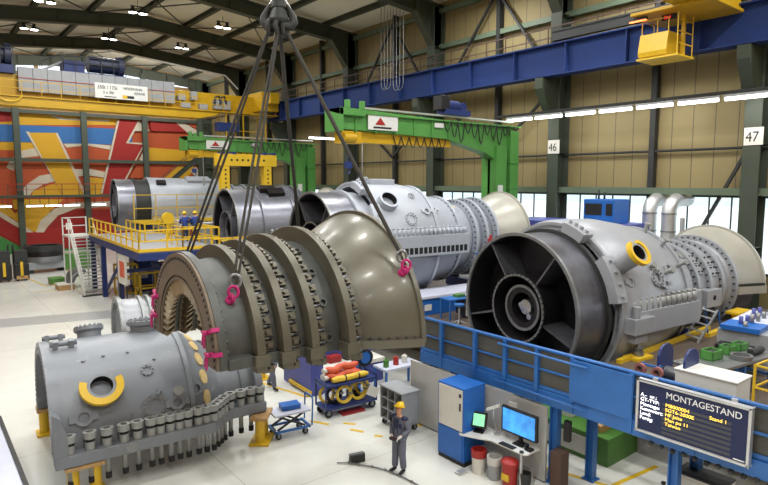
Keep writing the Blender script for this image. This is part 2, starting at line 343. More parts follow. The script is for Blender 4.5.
# back wall posts and girts
b = MB()
for x in (2.7, 9.0, 15.25, 21.6, 28.0):
    b.box((x - 0.28, YB - 0.95, 0), (x + 0.28, YB - 0.9 + 0.05, 19.5)); b.box((x - 0.05, YB - 0.9, 0), (x + 0.05, YB - 0.55, 19.5)); 
    b.box((x - 0.28, YB - 0.6, 0), (x + 0.28, YB - 0.55, 19.5))
for z in (9.6, 14.5): b.box((-14, YB - 0.8, z - 0.18), (XW, YB - 0.6, z + 0.18))
struct(b.build('trim_3', 'column_green'))
b = MB()
b.box((-6, YB - 2.0, 5.75), (XW, YB - 0.95, 6.0)); 
for i in range(22): x = -5 + 1.6 * i; b.bar((x, YB - 1.95, 6), (x, YB - 1.95, 7.15), 0.06)
struct(b.build('trim_4', 'column_green'))
b = MB(); b.box((-6, YB - 1.99, 7.1), (XW, YB - 1.91, 7.18)); b.box((-6, YB - 1.98, 6.55), (XW, YB - 1.93, 6.6))
struct(b.build('trim_5', 'red_paint'))

# columns along the right wall with haunches, rafters over the hall
def rz(x): return 19.65 - 0.095 * abs(x - 15.5)
for k in range(0, 8):
    y = 10.05 * k
    b = MB()
    b.box((28.35, y - 0.35, 0), (28.42, y + 0.35, 19.2)); b.box((29.3, y - 0.35, 0), (29.37, y + 0.35, 19.2)); b.box((28.4, y - 0.03, 0), (29.35, y + 0.03, 19.2))
    for z in (4.5, 7, 9, 11.5, 16.5): b.box((28.4, y - 0.33, z), (29.33, y + 0.33, z + 0.03))
    # crane bracket
    b.prism([(28.4, 11.1), (28.4, 12.95), (26.9, 12.95), (26.9, 12.4), (27.6, 11.3)], 'Y', y - 0.25, y + 0.25)
    struct(b.build('column_right', 'column_green', bevel=0.01))
    b = MB()
    pts_b = [(28.4, 16.6), (26.9, rz(26.9)), (15.5, rz(15.5)), (2.6, rz(2.6)), (-14, rz(-14))]
    pts_t = [(-14, rz(-14) + 0.95), (2.6, rz(2.6) + 0.95), (15.5, rz(15.5) + 0.95), (29.4, rz(29.4) + 0.95), (29.4, 16.6)]
    poly = pts_b + pts_t
    b.prism(poly, 'Y', y - 0.03, y + 0.03)
    for i in range(len(pts_b) - 1):
        p, q = pts_b[i], pts_b[i + 1]; b.bar((p[0], y, p[1]), (q[0], y, q[1]), 0.6, 0.06)
    for i in range(3):
        p, q = pts_t[i], pts_t[i + 1]; b.bar((p[0], y, p[1]), (q[0], y, q[1]), 0.6, 0.06)
    for x in (-8, -3, 2.6, 6, 9.5, 12.5, 15.5, 18.5, 21.5, 24.3, 26.9): b.box((x - 0.03, y - 0.28, rz(x)), (x + 0.03, y + 0.28, rz(x) + 0.95))
    struct(b.build('rafter_beam', 'rafter_green'))
b = MB()
for x in (-9.5, -4.5, 0.5, 4.3, 8.0, 11.8, 15.5, 19.2, 22.9, 26.6):
    z = rz(x) + 0.97
    b.box((x - 0.16, -5, z), (x + 0.16, YB, z + 0.05)); b.box((x - 0.03, -5, z + 0.05), (x + 0.03, YB, z + 0.3)); b.box((x - 0.16, -5, z + 0.3), (x + 0.16, YB, z + 0.35))
struct(b.build('trim_6', 'rafter_green'))
b = MB()   # wind bracing rods under the roof
for k in (4, 5, 6):
    y = 10.05 * k
    for x0, x1 in ((4.3, 11.8), (11.8, 19.2), (19.2, 26.6)):
        b.cyl((x0, y, rz(x0) + 0.9), (x1, y + 10.05, rz(x1) + 0.9), 0.05, 6); b.cyl((x1, y, rz(x1) + 0.9), (x0, y + 10.05, rz(x0) + 0.9), 0.05, 6)
struct(b.build('trim_7', 'rafter_green'))
b = MB()
for x0, x1 in ((-14, 15.5), (15.5, XW + 0.2)):
    b.prism([(x0, rz(x0) + 1.33), (x1, rz(x1) + 1.33), (x1, rz(x1) + 1.6), (x0, rz(x0) + 1.6)], 'Y', -16, YB + 0.2)
struct(b.build('ceiling', 'ceiling_panel'))
b = MB()   # pale edge trim under the last rafter
yg = 60.3 - 0.34
for p, q in (((15.5, rz(15.5) - 0.1), (26.9, rz(26.9) - 0.1)), ((26.9, rz(26.9) - 0.1), (28.3, 17.2))):
    b.bar((p[0], yg, p[1]), (q[0], yg, q[1]), 0.05, 0.16)
struct(b.build('trim_8', 'gable_white'))
# secondary posts, girts, bracing on the right wall
b = MB()
for k in range(0, 7):
    y = 10.05 * k + 4.75; b.box((29.05, y - 0.14, 0), (29.4, y + 0.14, 20.5))
struct(b.build('trim_9', 'dark_steel'))
b = MB()
b.box((28.6, -5, 6.78), (28.9, YB - 1, 7.1)); 
for z in (16.6, 19.0): b.box((29.1, -5, z - 0.15), (29.4, YB - 0.5, z + 0.15))
struct(b.build('trim_10', 'girt_green'))
b = MB()
b.cyl((29.2, -5, 8.9), (29.2, YB - 1, 8.9), 0.06, 8); b.box((29.25, -5, 6.66), (29.45, YB - 0.5, 6.78))
struct(b.build('trim_11', 'dark_steel'))
b = MB()
for k in range(1, 7):
    y = 10.05 * k
    for (ya, za, yb, zb) in ((y + 0.3, 13, y + 4.75, 19), (y + 9.7, 13, y + 4.75, 19), (y + 0.3, 12.8, y + 4.75, 9.2), (y + 9.7, 12.8, y + 4.75, 9.2)) if k in (2, 3) else ((y + 0.3, 8.9, y + 2.6, 4.2),):
        b.bar((28.95, ya, za), (28.95, yb, zb), 0.14)
struct(b.build('trim_12', 'dark_steel'))
# runway walkway handrail over the beam
b = MB()
for i in range(44): y = 4 + 1.5 * i; b.bar((28.2, y, 14.7), (28.2, y, 15.85), 0.05)
b.box((28.17, 3, 15.8), (28.23, YB - 2, 15.86)); b.box((28.17, 3, 15.25), (28.23, YB - 2, 15.3)); b.box((27.9, 3, 14.66), (28.4, YB - 2, 14.74))
pm('rail_brown', (82, 62, 52), 0.6); struct(b.build('trim_13', 'rail_brown'))
b = MB(); b.box((27.85, 2, 15.0), (28.15, 20, 15.5)); b.box((27.8, 2, 15.45), (28.2, 20, 15.53)); struct(b.build('trim_14', 'dark_steel'))

# ---- raised assembly floor under the right and middle machines, exterior ground
b = MB()
for y0, y1 in ((-3, 9.2), (14.7, 27.0)): b.box((14.4, y0, 1.86), (28.2, y1, 2.0)); b.box((17.0, y0, 0), (28.2, y1, 1.78))
b.box((17.0, 9.2, 0), (28.2, 14.7, 0.3)); struct(b.build('floor_raised', 'brown_floor'))
pm('outside_ground', (225, 230, 226), 0.9); struct(MB().box((XW + 0.3, -120, -0.4), (260, 220, -0.2)).build('ground_outside', 'outside_ground'))  # ground colour near white, carries the outdoor glare behind the windows
pm('outside_hill', (214, 226, 226), 0.9)  # haze and glare put into the pale hill colour
b = MB(); hp = [(-140, -0.3)] + [(-140 + 12 * i, 9 + 5 * math.sin(i * 0.9) + 3 * math.sin(i * 2.3)) for i in range(30)] + [(208, -0.3)]
b.prism(hp, 'X', 200, 215); struct(b.build('hill_outside', 'outside_hill'))

# ================================================================== LIGHTS
w = bpy.data.worlds.new('World'); SC.world = w; w.use_nodes = True
bg = w.node_tree.nodes['Background']; bg.inputs['Color'].default_value = (0.93, 0.97, 1.0, 1); bg.inputs['Strength'].default_value = 2.4
def area(name, loc, size, power, col=(1, 0.995, 0.975), rot=(0, 0, 0)):
    l = bpy.data.lights.new(name, 'AREA'); l.shape = 'RECTANGLE'; l.size = size[0]; l.size_y = size[1]; l.energy = power; l.color = col
    o = bpy.data.objects.new(name, l); COL.objects.link(o); o.location = loc; o.rotation_euler = rot; return o

# twin high-bay lamps: things; the visible ones carry real light sources
def highbay(i, x, y, z, label, power=470):
    t = thing('high_bay_lamp', (x, y, z), label, 'ceiling lamp', group='high-bay lamps under the roof')
    h = MB()
    for dx in (-0.35, 0.35):
        h.M = Matrix.Translation((dx, 0, 0)); h.lathe([(0.05, 0.3), (0.35, 0.12), (0.5, 0.12), (0.5, 0.001)], n=16, loop=False, axis='Z')
    h.M = Matrix(); h.build('housing', 'dark_steel', t)
    h = MB()
    for dx in (-0.35, 0.35): h.cyl((dx, 0, 0.05), (dx, 0, 0.08), 0.27, 16)
    h.build('diffuser', 'lamp_glow', t)
    h = MB(); h.bar((-0.5, 0, 0.52), (0.5, 0, 0.52), 0.06); h.cyl((0, 0, 0.5), (0, 0, rz(x) + 1.0 - z), 0.02, 6); h.build('hanger', 'dark_steel', t)
    area('lamp_or_fill', (x, y, z - 0.05), (1.2, 0.6), power)
ORD = ['first', 'second', 'third', 'fourth', 'fifth', 'sixth', 'seventh', 'eighth', 'ninth', 'tenth', 'eleventh', 'twelfth']
vis = [(7.83, 45, 19.0, 'twin high-bay lamp at the very top left, cut by the picture edge'), (13.69, 45, 19.3, 'twin high-bay lamp at the top, between the two nearer rafters and left of the hook'),
       (8.35, 55, 19.3, 'twin high-bay lamp above the blue trolley at the far left'), (14.25, 55, 19.4, 'twin high-bay lamp right above the blue winch trolley with handrail'),
       (20.09, 45, 19.3, 'twin high-bay lamp nearest to the crane hook on its left'), (20.52, 55, 19.5, 'twin high-bay lamp in the far row, above the right half of the crane sign')]
for i, (x, y, z, l) in enumerate(vis): highbay(i, x, y, z, l)
for y in (-4, 5, 15, 24):
    for x in (-10, -4, 2, 8, 14, 20, 26): area('lamp_or_fill', (x, y, 18.6 if x > 3 else 17.0), (1.2, 0.6), 520 if x > 0 else 270)
for y in (65,):
    for x in (8, 14, 20, 25): area('lamp_or_fill', (x, y - 3, 18.3), (1.2, 0.6), 420, rot=(R_(58), 0, 0))  # tilted, no fixture: unseen fill added to brighten the upper back wall
for x in (2, 7.5, 13): area('lamp_or_fill', (x, 35, 18.6), (1.2, 0.6), 700)  # unseen row without fixtures, added to brighten the floor further back

# ================================================================== MACHINES
def ring_stud_holes(b, s, R, n, a0, a1, r, d=0.02, outward=-1):
    """row of short cylinders standing on an annular face at s"""
    for i in range(n):
        a = a0 + (a1 - a0) * (i + 0.5) / n
        p = (s, R * math.cos(a), R * math.sin(a)); b.cyl(p, (s + outward * d, p[1], p[2]), r, 6)
def round_flange(parent, name, mat, s, a, R, r, h, nb, hole=True, label=None, bolt_mat=None):
    b = MB(); b.M = radial(s, a, R - 0.04)
    if hole: b.lathe([(0, r), (h + 0.04, r), (h + 0.04, r * 0.55), (0.03, r * 0.55)], n=20, loop=True, axis='Z')
    else: b.lathe([(0, r), (h + 0.04, r), (h + 0.04, 0.0005)], n=20, loop=False, axis='Z')
    k = b; k.cur = 1
    for i in range(nb):
        t = 2 * PI * i / nb; rr = r * 0.8
        k.cyl((rr * math.cos(t), rr * math.sin(t), h), (rr * math.cos(t), rr * math.sin(t), h + 0.075), r * 0.1 + 0.006, 6)
    o = b.build(name, [mat, bolt_mat or 'steel'], parent, label=label)
    return o
def lug(parent, mat, s, a, R, w=0.16):
    b = MB(); b.M = radial(s, a, R - 0.05)
    b.box((-w * 1.3, -w * 0.5, 0), (-w * 0.7, w * 0.5, w * 1.5)); b.box((w * 0.7, -w * 0.5, 0), (w * 1.3, w * 0.5, w * 1.5))
    b.cyl((-w * 1.7, 0, w), (w * 1.7, 0, w), w * 0.42, 10)
    return b.build('lifting_lug', mat, parent)
def ring_lug(parent, mat, s, a, R, r=0.14):
    b = MB(); b.M = radial(s, a, R - 0.03)
    b.lathe([(0, r), (0.1, r), (0.1, r * 0.6), (0, r * 0.6)], n=16, axis='Z')
    b.box((-r * 1.5, -r * 0.45, 0), (-r * 0.9, r * 0.45, 0.12)); b.box((r * 0.9, -r * 0.45, 0), (r * 1.5, r * 0.45, 0.12))
    return b.build('port_ring', mat, parent)
def nozzle(parent, mat, s, a, R, r, h, cover, tilt=None):
    b = MB(); b.M = radial(s, a, R - 0.5) if tilt is None else tilt
    b.lathe([(0, r * 1.05), (0.5 + h, r), (0.5 + h, r * 0.78), (0, r * 0.78)], n=32, axis='Z')
    o = b.build('nozzle', mat, parent)
    if cover:
        k = MB(); k.M = b.M
        a0, a1, cw = (R_(158), R_(385), 1.52) if cover != 'full' else (R_(120), R_(430), 1.36)
        k.lathe([(0.40 + h, r * 1.0), (0.54 + h, r * 1.0), (0.54 + h, r * cw), (0.40 + h, r * cw)], a0, a1, n=32, axis='Z')
        k.build('nozzle_cover', 'yellow', o, label='yellow half ring cover on the nozzle')
    k = MB(); k.M = b.M; k.lathe([(0.03, r * 0.779), (0.03, 0.0005)], n=24, loop=False, axis='Z'); k.lathe([(0.03, r * 0.775), (0.495 + h, r * 0.775)], n=24, loop=False, axis='Z'); k.build('bore', 'dark_hole', o)  # pipe inside coloured near black for the shade in the bore
    return o

# ---------------------------------------------------------------- upper casing half on yellow stands
t = thing('casing_half', (2.45, 17.1, 1.05), 'big grey half casing with a row of tall bolts standing on yellow stands', 'turbine casing', rz=-4)
t.scale = (1.06, 1, 1)
RB, RS = 2.15, 1.5
b = MB()
b.lathe([(0, RB), (3.05, RB), (3.85, RS + 0.04), (4.0, RS), (4.95, RS), (4.95, RS - 0.1), (4.0, RS - 0.1), (3.82, RS - 0.08), (3.0, RB - 0.12), (0, RB - 0.12)], 0, PI, n=56)
b.build('shell', 'casing_grey', t)
b = MB(); b.lathe([(-0.06, RB + 0.03), (0.14, RB + 0.03), (0.14, RB - 0.25), (-0.06, RB - 0.25)], 0, PI, n=56)
ring_stud_holes(b, -0.06, RB - 0.11, 40, 0, PI, 0.035, 0.015)
b.build('end_flange', 'casing_grey', t)
b = MB(); b.lathe([(2.95, RB + 0.05), (3.07, RB + 0.05), (3.07, RB - 0.05), (2.95, RB - 0.05)], 0, PI, n=56); b.build('seam_ring', 'casing_grey', t)
b = MB(); b.lathe([(4.85, RS + 0.2), (5.05, RS + 0.2), (5.05, RS - 0.12), (4.85, RS - 0.12)], 0, PI, n=40); b.lathe([(4.5, RS + 0.05), (4.58, RS + 0.05), (4.58, RS - 0.05), (4.5, RS - 0.05)], 0, PI, n=40)
b.build('outlet_flange', 'casing_grey', t)
for sg in (-1, 1):
    b = MB(); y0 = RB - 0.1; y1 = RB + 0.3
    poly = [(-0.05, y0), (-0.05, y1), (3.45, y1), (3.8, 2.05), (4.1, 1.86), (5.05, 1.86), (5.05, RS - 0.05), (3.95, RS - 0.05), (3.05, y0)]
    b.prism([(p, sg * q) for p, q in poly], 'Z', -0.22, 0.06); b.build('split_flange', 'casing_grey', t, bevel=0.015)
# upright side plate at the near left corner
b = MB(); b.prism([(-0.07, 0.0), (0.22, 0.0), (0.22, 0.5), (0.1, 0.95), (-0.07, 1.1)], 'Y', -RB - 0.28, -RB + 0.25); b.build('corner_plate', 'casing_grey', t, bevel=0.01)
# studs with tall nuts
studs = [(q, -RB - 0.14) for q in (0.25, 0.66, 1.01, 1.37, 1.66, 1.96, 2.17, 2.4, 2.61, 2.82, 3.07, 3.27)] + [(3.45, -2.28), (3.6, -2.14), (3.73, -2.0), (3.87, -1.86), (4.08, -1.72), (4.38, -1.68), (4.66, -1.68), (4.92, -1.68)]
def stud():
    b = MB(); b.cyl((0, 0, -0.62), (0, 0, 0.1), 0.058, 10)
    o = b.build('stud_bolt', 'stud_grey', t)
    k = MB(); k.lathe([(0.06, 0.11), (0.26, 0.11), (0.26, 0.09), (0.34, 0.09), (0.34, 0.14), (0.5, 0.145), (0.5, 0.075), (0.4, 0.075), (0.4, 0.0005)], n=14, loop=False, axis='Z'); k.build('nut', 'stud_grey', o)
    k = MB(); k.cyl((0, 0, -0.75), (0, 0, -0.6), 0.068, 10); k.build('rubber_cap', 'rubber', o, label='black cap')
    k = MB(); k.lathe([(0.262, 0.1), (0.338, 0.1)], n=14, loop=False, axis='Z'); k.build('gap_ring', 'dark_hole', o)
    return o
s0 = stud(); s0.location = (studs[0][0], studs[0][1], 0)
for x, y in studs[1:]:
    c = copy_tree(s0, t); c.location = (x, y, 0)
for x in (0.4, 1.2, 2.0, 2.8, 3.3):
    c = copy_tree(s0, t); c.location = (x, RB + 0.14, 0)
nozzle(t, 'casing_grey', 1.0, 144, RB, 0.31, 0.3, 'half')
round_flange(t, 'manhole_cover', 'casing_grey', 2.12, 161, RB, 0.3, 0.04, 14)
round_flange(t, 'small_cover', 'casing_grey', 2.08, 136, RB, 0.16, 0.03, 8)
ring_lug(t, 'casing_grey', 0.59, 159.6, RB, 0.2)
lug(t, 'casing_grey', 0.42, 101, RB, 0.17)
ring_lug(t, 'casing_grey', 2.64, 162, RB, 0.19)
ring_lug(t, 'casing_grey', 3.16, 155, 2.02, 0.18)
b = MB(); b.M = radial(2.64, 155, RB); b.cyl((0, 0, -0.05), (0, 0, 0.3), 0.07, 12); b.cyl((0, 0, 0.26), (0, 0, 0.32), 0.12, 14); b.build('pipe_stub', 'stud_grey', t)
b = MB(); b.M = radial(2.25, 152, RB); b.cyl((0, 0, -0.05), (0, 0, 0.2), 0.05, 10); b.bar((0, 0, 0.18), (-0.1, -0.12, 0.26), 0.05); b.build('pipe_elbow', 'casing_grey', t)
for s_, a_, r_ in ((2.42, 84, 0.44), (1.15, 70, 0.36)):
    b = MB(); b.M = radial(s_, a_, RB - 0.05); b.lathe([(0, r_ * 0.8), (0.18, r_ * 0.8), (0.24, r_), (0.34, r_), (0.34, r_ * 0.65), (0.1, r_ * 0.6), (0.1, 0.001)], n=28, loop=False, axis='Z')
    for i in range(16): q = 2 * PI * i / 16; b.cyl((r_ * .85 * math.cos(q), r_ * .85 * math.sin(q), 0.33), (r_ * .85 * math.cos(q), r_ * .85 * math.sin(q), 0.38), 0.03, 6)
    b.build('top_nozzle', 'casing_grey', t)
round_flange(t, 'top_port', 'casing_grey', 4.3, 112, RS, 0.24, 0.08, 10, hole=False)
lug(t, 'casing_grey', 0.3, 78, RB, 0.15); lug(t, 'casing_grey', 3.7, 85, 1.5, 0.12)
for i, a in enumerate((98, 113, 129, 146, 163)):
    rr = 1.85; n = Vector((0.6, math.cos(R_(a)) * 0.8, math.sin(R_(a)) * 0.8)); b = MB(); b.M = frame_m((3.44, rr * math.cos(R_(a)), rr * math.sin(R_(a))), n, (0, -math.sin(R_(a)), math.cos(R_(a))))
    ov = [(0.21 * math.cos(2 * PI * k / 18), 0.13 * math.sin(2 * PI * k / 18)) for k in range(18)]
    b.prism(ov, 'Z', -0.08, 0.035); b.build('blank_cover', 'cover_tan', t, label='tan oval blanking cover on the cone')
for s_, a_ in ((1.6, 163), (2.4, 166), (0.75, 120), (1.75, 118), (2.3, 128), (1.2, 118)):
    b = MB(); b.M = radial(s_, a_, RB - 0.01); b.cyl((0, 0, 0), (0, 0, 0.05), 0.04, 8); b.build('plug', 'casing_grey', t)
b = MB(); b.cyl((1.5, -RB - 0.31, -0.07), (1.5, -RB - 0.26, -0.07), 0.13, 16); b.build('flange_port', 'steel', t)

def stand(x, y, rz_, h, label):
    t = thing('support_stand', (x, y, 0), label, 'support stand', rz=rz_, group='yellow support stands under the grey half casing')
    MB().box((-0.45, -0.28, 0), (0.45, 0.28, 0.07)).build('base_plate', 'yellow', t, bevel=0.01)
    for dx in (-0.24, 0.24):
        b = MB(); b.cyl((dx, 0, 0.07), (dx, 0, h - 0.09), 0.13, 20); b.cyl((dx, 0, 0.3), (dx, 0, 0.33), 0.137, 20); b.build('post', 'yellow', t)
    b = MB(); b.box((-0.42, -0.24, h - 0.09), (0.42, 0.24, h)); b.build('top_plate', 'wood', t, bevel=0.01)
stand(2.85, 14.85, -4, 0.81, 'yellow stand under the near left corner of the grey half casing')
stand(2.95, 19.3, -4, 0.81, 'yellow stand under the far left corner of the grey half casing')
stand(7.5, 14.9, 50, 0.81, 'yellow stand under the right end of the grey half casing')

# ---------------------------------------------------------------- half stator hanging from the crane
t = thing('stator_half', (4.5, 12.7, 3.75), 'olive grey half stator with ribs and flared cone hanging from the crane hook', 'turbine part', rz=-2)
b = MB(); b.lathe([(0, 2.1), (0.06, 2.1), (0.06, 1.62), (0.0, 1.62)], 0, PI, n=64); b.lathe([(0.05, 1.63), (0.2, 1.63), (0.2, 1.5), (0.05, 1.5)], 0, PI, n=64); b.cur = 1; ring_stud_holes(b, 0.0, 1.98, 46, 0, PI, 0.035, 0.012); b.build('front_face', ['face_brown', 'dark_hole'], t)
b = MB(); b.lathe([(0.06, 2.12), (0.22, 2.12), (0.22, 1.55), (0.06, 1.55)], 0, PI, n=64); ring_stud_holes(b, 0.22, 2.0, 30, 0, PI, 0.04, 0.06, 1); b.build('front_ring', 'olive_dark', t)
b = MB(); b.lathe([(0.2, 1.86), (0.8, 1.95), (1.4, 2.02), (2.0, 2.1), (2.8, 2.2), (3.2, 2.1), (3.2, 1.55), (1.4, 1.45), (0.2, 1.58)], 0, PI, n=56); b.build('barrel', 'olive_dark', t)
for i in range(6):   # vane rows inside
    s_ = 0.14 + 0.42 * i; Ro = 1.53 - 0.025 * i; Ri = Ro - 0.33
    b = MB(); n = 26
    for k in range(n):
        a = PI * (k + 0.5) / n; ca, sa = math.cos(a), math.sin(a); tx = Vector((0.72, -sa * 0.69, ca * 0.69))
        def Q(r, tt, o): p = Vector((s_, r * ca, r * sa)) + tx * tt + Vector((0.69, sa * 0.72, -ca * 0.72)) * o; return tuple(p)
        vs = [Q(Ro, -0.15, 0), Q(Ro, 0, 0.035), Q(Ro, 0.17, 0), Q(Ro, 0, -0.005), Q(Ri, -0.12, 0), Q(Ri, 0, 0.03), Q(Ri, 0.14, 0), Q(Ri, 0, -0.005)]
        b.add(vs, [(0, 1, 5, 4), (1, 2, 6, 5), (2, 3, 7, 6), (3, 0, 4, 7), (4, 5, 6, 7), (3, 2, 1, 0)])
    b.build('vane_row', 'vane_metal', t)
    b = MB(); b.lathe([(s_ - 0.13, Ro + 0.03), (s_ + 0.2, Ro + 0.0), (s_ + 0.2, Ro - 0.04), (s_ - 0.13, Ro - 0.02)], 0, PI, n=48); b.build('vane_carrier', 'face_brown', t)
ribs = [(0.88, 2.24), (1.42, 2.32), (2.02, 2.42), (2.85, 2.56)]
clampm = None
for s_, R in ribs:
    b = MB(); b.lathe([(s_ - 0.09, R), (s_ + 0.09, R), (s_ + 0.09, 1.7), (s_ - 0.09, 1.7)], 0, PI, n=64); o = b.build('rib_ring', 'olive_steel', t, bevel=0.008)
    for k in range(20):      # clamp blocks on the right flank of the rib
        c = clampm.copy() if clampm else None
        if c is None:
            b = MB(); b.box((-0.1, -0.075, -0.12), (0.15, 0.075, 0.12)); b.cyl((0.03, 0, 0.12), (0.03, 0, 0.19), 0.04, 8); b.cur = 1; b.cyl((-0.05, 0.13, 0.02), (0.16, 0.13, 0.02), 0.045, 8)
            c = clampm = b.build('clamp_block', ['olive_steel', 'steel'], o)
        else: COL.objects.link(c); c.parent = o
        c.matrix_local = radial(s_ + 0.17, 184 - 6.8 * k, R - 0.24)
    for sg in (-1, 1):
        b = MB(); b.box((s_ - 0.15, sg * 1.72, -0.04), (s_ + 0.17, sg * (R + 0.02), 0.2)); b.box((s_ - 0.11, sg * (R - 0.28), -0.16), (s_ + 0.13, sg * (R - 0.02), -0.04)); b.build('foot_block', 'olive_steel', o, bevel=0.012)
bossm = None
for s_ in (1.18, 1.75, 2.45):
    for k in range(7):
        if bossm is None:
            b = MB(); b.lathe([(-0.06, 0.11), (0.09, 0.1), (0.09, 0.06), (0.02, 0.06), (0.02, 0.001)], n=14, loop=False, axis='Z'); c = bossm = b.build('port_boss', 'olive_dark', t)
        else: c = bossm.copy(); COL.objects.link(c); c.parent = t
        c.matrix_local = radial(s_, 172 - 20 * k, 1.86 + 0.13 * (s_ - 0.2))
for sg in (-1, 1):
    b = MB(); y = [sg * 1.6, sg * 2.16]; b.box((0.22, min(y), -0.02), (3.2, max(y), 0.2)); b.build('split_flange', 'olive_dark', t, bevel=0.01)
# flared cone
pr_o = [(2.95, 1.9), (3.1, 2.0), (3.4, 2.22), (3.75, 2.46), (4.1, 2.66), (4.4, 2.79), (4.55, 2.83)]
b = MB(); b.lathe(pr_o + [(p, r - 0.06) for p, r in reversed(pr_o)], 0, PI, n=72, sharp=False); o = b.build('exhaust_cone', 'cone_lacquer', t)
b = MB(); b.lathe([(4.5, 2.9), (4.62, 2.9), (4.62, 2.72), (4.5, 2.72)], 0, PI, n=72); b.build('cone_lip', 'cone_lacquer', o)
b = MB(); b.lathe([(2.88, 2.1), (2.98, 2.1), (2.98, 1.85), (2.88, 1.85)], 0, PI, n=64); ring_stud_holes(b, 2.98, 2.02, 36, 0, PI, 0.04, 0.05, 1); b.build('cone_flange', 'olive_steel', o)
for sg in (-1, 1):
    b = MB(); poly = [(3.0, 1.85), (3.0, 2.1)] + [(p, r + 0.1) for p, r in pr_o[2:]] + [(p, r - 0.1) for p, r in reversed(pr_o[1:])]
    b.prism([(p, sg * q) for p, q in poly], 'Z', -0.08, 0.1)
    b.cur = 1
    for k in range(8): p = 3.12 + 0.18 * k; r = 1.98 + 0.7 * (p - 3.1) - 0.12 * (p - 3.1) ** 2; b.cyl((p, sg * (r + 0.08), 0.09), (p, sg * (r + 0.08), 0.16), 0.035, 8)
    b.build('cone_split_flange', ['cone_lacquer', 'olive_dark'], o)
# pink clamps on the front face
for a in (171, 158, 28, 12):
    for_a = R_(a)
    b = MB(); R = 2.04; M = frame_m((0.03, R * math.cos(for_a), R * math.sin(for_a)), (-1, 0, 0), (0, math.cos(for_a), math.sin(for_a))); b.M = M
    b.box((-0.2, -0.04, 0.02), (0.08, 0.04, 0.09)); b.box((0.06, -0.04, -0.08), (0.1, 0.04, 0.09))
    b.M = Matrix(); yc, zc = R * math.cos(for_a), R * math.sin(for_a)
    b.cyl((-0.14, yc * 0.93, zc * 0.93), (-0.05, yc * 0.93, zc * 0.93), 0.05, 8); b.tube([(-0.1, yc * 0.93, zc * 0.93 - 0.03), (-0.12, yc * 0.92, zc * 0.93 - 0.3)], 0.022, 6); b.tube([(-0.1, yc * 0.93 + 0.09, zc * 0.93 - 0.03), (-0.12, yc * 0.92 + 0.09, zc * 0.93 - 0.26)], 0.022, 6)
    b.bar((-0.1, yc * 0.93 - 0.05, zc * 0.93), (-0.1, yc * 0.93 + 0.14, zc * 0.93), 0.05)
    b.build('retaining_clamp', 'magenta', t, label='pink clamp on the front face')
# lifting eyes
EYES = {}
for nm, s_, a_, R in (('near', 0.55, 140, 1.9), ('far', 0.55, 43, 1.9), ('cone_near', 4.38, 146, 2.8), ('cone_far', 4.38, 34, 2.8)):
    M = radial(s_, a_, R); b = MB(); b.M = M
    b.cyl((0, 0, -0.06), (0, 0, 0.05), 0.1, 14); b.tube([(0, 0.08 * math.cos(q), 0.12 + 0.08 * math.sin(q)) for q in [2 * PI * k / 14 for k in range(14)]], 0.032, 8, closed=True)
    b.build('lifting_eye', 'magenta' if 'cone' not in nm else 'magenta', t, label='pink lifting eye')
    W = Matrix.Translation((4.5, 12.7, 3.75)) @ Matrix.Rotation(R_(-2), 4, 'Z'); EYES[nm] = W @ M @ Vector((0, 0, 0.22))

# ---------------------------------------------------------------- hook block and slings
HX, HY, HZ = 6.95, 12.5, 10.98
t = thing('crane_hook', (HX, HY, HZ), 'dark ramshorn crane hook hanging at the top, four slings on it', 'crane hook', rz=-35); t.scale = (0.74, 0.74, 0.66)
b = MB(); b.lathe([(0.62, 0.2), (4.8, 0.2)], n=20, loop=False, axis='Z'); b.lathe([(-0.02, 0.12), (0.1, 0.3), (0.2, 0.34), (0.62, 0.17)], n=24, loop=False, axis='Z'); b.build('shank', 'dark_steel', t)
for sg in (-1, 1):
    pts = [(sg * 0.08, 0, 0.18), (sg * 0.2, 0, 0.0), (sg * 0.36, 0, -0.02), (sg * 0.47, 0, 0.12), (sg * 0.46, 0, 0.32), (sg * 0.38, 0, 0.5), (sg * 0.26, 0, 0.72)]
    b = MB(); b.tube(pts, [0.17, 0.17, 0.16, 0.13, 0.1, 0.075, 0.045], 12); b.build('horn', 'dark_steel', t)
b = MB(); b.tube([(0.2, 0.1, 0.9), (0.36, 0.12, 0.62), (0.42, 0.12, 0.3), (0.3, 0.1, 0.1)], 0.035, 8); b.tube([(-0.2, 0.1, 0.9), (-0.36, 0.12, 0.62), (-0.42, 0.12, 0.3), (-0.3, 0.1, 0.1)], 0.035, 8); b.build('safety_latch', 'aluminium', t)
sl = [('near', (-0.08, -0.1), 'pair', 'dark sling from the hook down to the pink eye between the first two ribs'),
      ('far', (-0.3, 0.05), 'pair', 'dark sling slanting left from the hook over the yellow platform'),
      ('cone_near', (0.18, -0.1), 'single', 'dark sling from the hook to the pink shackle on the cone lip'),
      ('cone_far', (0.1, 0.12), 'single', 'dark sling from the hook that ends behind the flared cone')]
